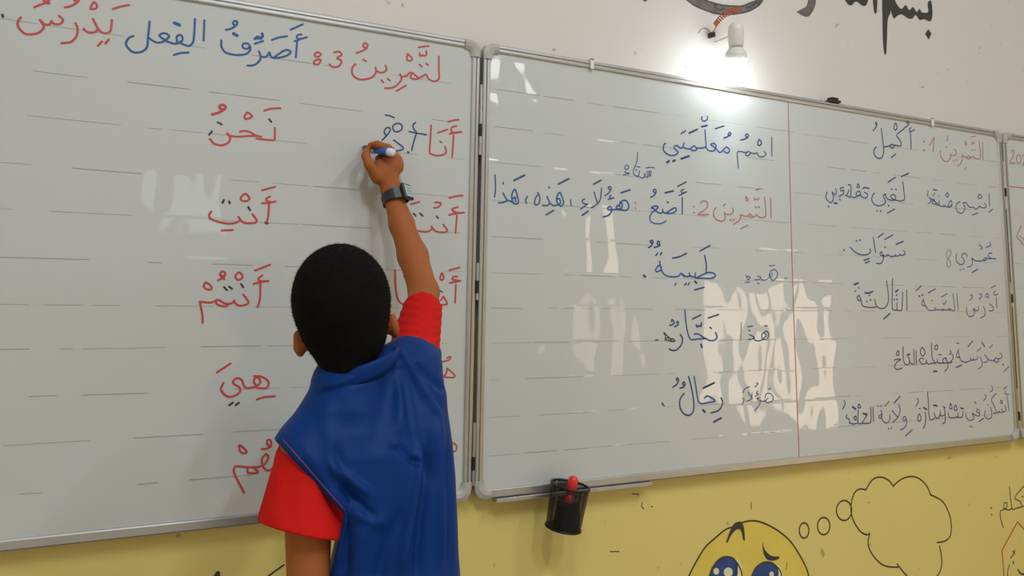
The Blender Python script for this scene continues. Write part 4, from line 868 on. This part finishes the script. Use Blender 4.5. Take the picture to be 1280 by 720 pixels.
# short strands standing off the cap
hm = hair.data; nf = len(hm.polygons); vs = []; fs = []
for _ in range(9000):
    p = hm.polygons[random.randrange(nf)]; c = p.center; n = p.normal
    if n.length < .1: continue
    d = (n*1.0+Vector((random.gauss(0, .45), random.gauss(0, .45), random.gauss(-.1, .45)))).normalized()
    sd = d.cross(Vector((random.gauss(0, 1), random.gauss(0, 1), random.gauss(0, 1)))).normalized()*.00045; L = random.uniform(.002, .0042)
    b = len(vs); vs += [c-sd-n*.001, c+sd-n*.001, c+d*L]; fs.append((b, b+1, b+2))
me = bpy.data.meshes.new('hair_tufts'); me.from_pydata([tuple(q) for q in vs], [], fs); me.materials.append(M['hair'])
o = link(bpy.data.objects.new('hair_tufts', me), hair); o['kind'] = 'stuff'
del S

# ---- red T-shirt
axL = elL-shL; axL = axL/np.linalg.norm(axL); axR = elR-shR; axR = axR/np.linalg.norm(axR)
S = SDF((-.60, -.56, .70), (-.10, -.12, 1.24), .0034)
torso(S, .022, .72, A3(437, 490, -.375)[2], .02)
cutL = A3(374, 661, -.40); slT = A3(383, 578, -.395)
S.cap(slT, A3(373, 690, -.405), .046, .070, .02)
S.cap(shR, A3(531, 372, -.20), .046, .034, .02)
# openings
S.cap(slT+(cutL-slT)*.35, A3(373, 715, -.405), .038, .064, 0, 'cut')
S.cap(A3(520, 425, -.27), A3(535, 350, -.16), .0290, .0300, 0, 'cut')
nL = A3(372, 720, -.405)-slT
S.half(cutL, np.array([nL[0]-.035, nL[1], nL[2]]), 0)
S.half(A3(528, 391, -.215), (elR-shR), 0)
S.cap(neck0-np.array([0, 0, .03]), neck0+np.array([.0, .02, .06]), .047, .050, .004, 'cut')
def ts_disp(V, N):
    P = proj(V); x, y = P[:, 0], P[:, 1]; d = np.zeros(len(V))
    m1 = (x > 485) & (y < 470)        # gathers of the raised sleeve
    u = (y-395)+.28*np.abs(x-528)
    d += m1*.0007*np.sin(u*.62+np.sin(x*.1)*2)
    m2 = (x < 430) & (y > 540)
    for (ax_, ay, bx_, by, wd, am) in ((402, 600, 428, 650, 7, -.0035), (385, 585, 415, 655, 8, .0022), (350, 590, 338, 650, 9, .002), (366, 600, 362, 664, 10, -.0018)):
        d += m2*am*ridge(x, y, ax_, ay, bx_, by, wd)
    return d
def ridge(x, y, ax_, ay, bx_, by, wd):
    dx, dy = bx_-ax_, by-ay; L = math.hypot(dx, dy); t = ((x-ax_)*dx+(y-ay)*dy)/L/L; q = np.abs((x-ax_)*dy-(y-ay)*dx)/L
    f = np.clip(np.minimum(t+.12, 1.12-t)/.3, 0, 1); f = f*f*(3-2*f)
    return np.exp(-(q/wd)**2)*f
S.obj('t_shirt', M['redcloth'], boy, 2, ts_disp, label='red T-shirt with short sleeves')
del S

# ---- blue vest
S = SDF((-.60, -.57, .60), (-.08, -.20, 1.26), .0034)
torso(S, 0, .655, A3(437, 460, -.375)[2], .02)
S.cap(A3(379, 569, -.40), A3(412, 520, -.38), .0455, .036, .02)
S.cap(A3(412, 520, -.38), A3(440, 502, -.37), .036, .042, .02)
S.cap(A3(505, 480, -.350), A3(525, 428, -.270), .058, .040, .03)
S.cap(A3(470, 470, -.365), A3(510, 462, -.335), .042, .050, .02)
S.cap(neck0+np.array([0, 0, -.045]), neck0+np.array([0, 0, -.018]), .066, .058, .015)
# arm openings, neck opening, hem
pa, pb = A3(346, 553, -.42), A3(432, 645, -.42)
view = (pa+pb)/2-np.array(CAM); view /= np.linalg.norm(view)
nrm = np.cross(pb-pa, view); nrm /= np.linalg.norm(nrm)
if nrm[0] > 0: nrm = -nrm
pc, pd = A3(430, 640, -.42), A3(408, 740, -.42); n2 = np.cross(pd-pc, view); n2 /= np.linalg.norm(n2)
if n2[0] > 0: n2 = -n2
sl, (X, Y, Z) = S._sub(S.o, S.o+S.h*(S.n-1))
d1 = (X-pa[0])*nrm[0]+(Y-pa[1])*nrm[1]+(Z-pa[2])*nrm[2]
d2 = (X-pc[0])*n2[0]+(Y-pc[1])*n2[1]+(Z-pc[2])*n2[2]
hh = np.clip(.5-.5*(d1-d2)/.03, 0, 1)
D = np.minimum(d1, d2)                 # positive in the region outside both edges
D = D*1.0
S._put(sl, -D, .0, 'cut')
S.half(A3(524, 437, -.285), np.array([.38, .40, .75]), 0)
S.cap(neck0+np.array([.0, .0, .050]), neck0+np.array([0, .02, .12]), .047, .060, .004, 'cut')
FOLDS = [(503, 440, 548, 520, 4.5, .0040), (497, 448, 520, 560, 5, -.0030), (507, 440, 556, 490, 4, -.0035), (500, 452, 500, 540, 7, .0035), (494, 455, 470, 560, 12, -.0028), (515, 470, 540, 600, 8, -.003),
         (528, 560, 500, 720, 6, .0065), (548, 520, 552, 700, 5, .0050), (538, 560, 520, 730, 6, -.0060), (558, 560, 562, 720, 4, -.004), (495, 557, 524, 582, 4.5, -.0060), (488, 552, 516, 574, 4, .0035),
         (413, 580, 462, 618, 6, .0045), (416, 600, 470, 650, 6, -.0050), (420, 560, 440, 640, 7, -.004), (405, 500, 425, 620, 12, .003), (440, 640, 480, 655, 8, .003), (430, 640, 432, 720, 8, -.005), (455, 660, 440, 730, 10, .003), (480, 660, 470, 730, 14, -.003),
         (400, 486, 496, 452, 5, .002), (398, 494, 496, 462, 3.2, -.0022), (500, 640, 470, 735, 9, -.004), (380, 560, 425, 630, 7, .0022)]
def vest_disp(V, N):
    P = proj(V); x, y = P[:, 0], P[:, 1]; back = np.clip(-(N@np.array(view))*2, 0, 1); d = np.zeros(len(V))
    for f in FOLDS: d += 1.7*f[5]*ridge(x, y, *f[:5])
    d += .0012*np.sin(V[:, 0]*60+V[:, 2]*25)*np.sin(V[:, 2]*30)
    return d*back
vest = S.obj('vest', M['vest'], boy, 2, vest_disp, label='shiny royal blue sleeveless vest')
del S
# standing collar
def band(name, path, hgt_, th, m, up=None, label=None, parent=boy):
    bm = bmesh.new(); P = [Vector(p) for p in path]; rings = []
    for i, p in enumerate(P):
        d = (P[(i+1) % len(P)]-P[i-1]).normalized(); w_ = up.normalized() if up is not None else Vector((0, 0, 1)); n = d.cross(w_).normalized()
        w_ = n.cross(d).normalized()
        rings.append([p+w_*(hgt_*.5*math.sin(t))+n*(th*.5*math.cos(t)) for t in [2*math.pi*k/12 for k in range(12)]])
    rings.append(rings[0]); loft(bm, rings, False); bmesh.ops.remove_doubles(bm, verts=bm.verts, dist=1e-6)
    return finish(name, bm, m, parent, True, label)
cup_ = Vector((.12, -.10, 1)).normalized()
cl, crr = Vector(A3(402, 481, -.375)), Vector(A3(492, 443, -.365)); cc_ = (cl+crr)/2; rx = (crr-cl)/2
ry = Vector((0, 1, 0)); ry = (ry - rx.normalized()*ry.dot(rx.normalized())).normalized()
path = [cc_+rx*math.cos(t)*.99+ry*.066*math.sin(t)+Vector((0, .004, .003*(1-math.sin(t))*.5)) for t in [2*math.pi*k/40 for k in range(40)]]
band('collar', path, .026, .009, M['vest'], cup_)
# purple piping along the left armhole
bm = bmesh.new(); dep = bpy.context.evaluated_depsgraph_get() if False else None
from mathutils.bvhtree import BVHTree
mv = vest.data; off = Vector(boy.location)
bvh = BVHTree.FromPolygons([v.co+off for v in mv.vertices], [p.vertices[:] for p in mv.polygons])
pts = []
for i in range(25):
    f = i/24; px = 352+(430-352)*f; py = 553+(642-553)*f
    tgt = at(px+1.5, py-3.5, -.3); r = bvh.ray_cast(CAM, (tgt-CAM).normalized())
    if r[0] is not None: pts.append(r[0]-Vector(view)*.0004)
if len(pts) > 3:
    tube(bm, pts, .0013, 6); finish('armhole_piping', bm, M['trim'], boy, True)
else: bm.free()

# ---- trousers and shoes
S = SDF((-.52, -.55, .05), (-.14, -.25, .80), .005)
for sg in (-1, 1):
    hx = -.335+sg*.062
    S.cap((hx, -.40, hipz), (hx+sg*.01, -.385, .38), .066, .056, .02); S.cap((hx+sg*.01, -.385, .38), (hx+sg*.012, -.415, .06), .060, .052, .02)
S.cap((-.365, -.40, .73), (-.30, -.40, .73), .070, .070, .02, sc=(0, 1.1, 0))
S.half((0, 0, .085), (0, 0, -1), 0)
S.obj('trousers', M['jeans'], boy, 2, label='dark trousers')
for sg in (-1, 1):
    hx = -.335+sg*.074
    S = SDF((hx-.07, -.50, -.004), (hx+.08, -.22, .13), .0035)
    S.cap((hx, -.43, .045), (hx+sg*.012, -.29, .030), .038, .034, .02, sc=(0, 0, 1.0001)); S.cap((hx, -.42, .05), (hx, -.415, .095), .036, .036, .02); S.half((0, 0, .012), (0, 0, -1), 0)
    sh = S.obj('shoe', M['shoe'], boy, 2)
    bm = bmesh.new(); n = 24; r0 = []; r1 = []
    for k_ in range(n):
        t_ = 2*math.pi*k_/n; q = Vector((hx+sg*.006+.041*math.cos(t_), -.36+.112*math.sin(t_), 0)); r0.append(q); r1.append(q+Vector((0, 0, .018)))
    loft(bm, [r0, r1]); finish('sole', bm, M['sole'], sh)

# ---- wrist watch (worn thing)
wc_ = Vector(A3(494.5, 247, -.058)); wa = (Vector(elR)-Vector(wrR)); wa = (Vector(A3(502, 280, -.08))-Vector(A3(488, 232, -.05))).normalized()
wt = thing('wristwatch', 'black digital wristwatch on the raised right wrist', 'watch', tuple(wc_))
a_, u_, v_ = frame_of(wa)
tocam = (CAM-wc_).normalized(); face_dir = (cr*.88+tocam*.48); face_dir = (face_dir-wa*face_dir.dot(wa)).normalized(); side = wa.cross(face_dir).normalized()
bm = bmesh.new(); rings = []; n = 36
for i in range(n):
    t_ = 2*math.pi*i/n; e = face_dir*math.cos(t_)*.0255+side*math.sin(t_)*.0262; nn = (face_dir*math.cos(t_)+side*math.sin(t_)).normalized()
    hw = .0105+.0012*math.cos(t_); c = wc_+e
    rings.append([c-wa*hw-nn*.001, c-wa*hw+nn*.0014, c+wa*hw+nn*.0014, c+wa*hw-nn*.001])
rings.append(rings[0]); loft(bm, rings, False); bmesh.ops.remove_doubles(bm, verts=bm.verts, dist=1e-6); finish('strap', bm, M['watch'], wt)
def obox(bm, c, ax_, hx_, mi=0):
    vs_ = [bm.verts.new(c+ax_[0]*hx_[0]*i+ax_[1]*hx_[1]*j+ax_[2]*hx_[2]*k_) for i in (-1, 1) for j in (-1, 1) for k_ in (-1, 1)]
    for f in ((0,1,3,2),(4,6,7,5),(0,4,5,1),(2,3,7,6),(0,2,6,4),(1,5,7,3)): bm.faces.new([vs_[i] for i in f]).material_index = mi
fc = wc_+face_dir*.0285
bm = bmesh.new(); obox(bm, fc, (side, wa, face_dir), (.0150, .0175, .0042)); bevel(bm, .0030, 3); finish('watch_case', bm, M['watch'], wt)
bm = bmesh.new(); obox(bm, fc+face_dir*.0042, (side, wa, face_dir), (.0108, .0128, .0006)); bevel(bm, .0004, 1); dsp = finish('watch_display', bm, M['lcd'], wt, label='pale grey liquid crystal display')
bm = bmesh.new()
for j in (-.0065, 0, .0065):
    for i in (-.004, .0035): obox(bm, fc+face_dir*.0049+wa*j+side*i, (side, wa, face_dir), (.0022, .0010, .0002))
finish('display_segments', bm, M['watch'], dsp)
bm = bmesh.new(); obox(bm, wc_-face_dir*.0265, (side, wa, face_dir), (.0085, .0120, .0022)); bevel(bm, .0008, 1); finish('buckle', bm, M['blackm'], wt)

# ---- marker in the hand
tip = Vector(A3(453.2, 183.6, -.0012)); end = Vector(A3(491.5, 191.0, -.088)); dd = (end-tip); L = dd.length
mk = thing('marker', 'white and blue marker held in the boy\'s right hand against the board', 'marker', tuple(tip))
bm = bmesh.new(); lathe(bm, tip, dd, [(.0012, 0), (.0022, .003), (.0022, .006)], 12); finish('nib', bm, M['navy'], mk, True)
bm = bmesh.new(); lathe(bm, tip, dd, [(.0035, .0055), (.0052, .010), (.0060, .026), (.0062, .027)], 16); finish('grip', bm, M['penhole'], mk, True)
bm = bmesh.new(); lathe(bm, tip, dd, [(.0070, .0265), (.0082, .029), (.0084, L-.006), (.0074, L-.001), (.003, L)], 18); finish('barrel', bm, M['whitepen'], mk, True)
bm = bmesh.new(); lathe(bm, tip, dd, [(.0083, L*.45), (.0086, L*.46), (.0086, L*.86), (.0083, L*.87)], 18, cap=False); finish('label_band', bm, M['penblue'], mk, True)
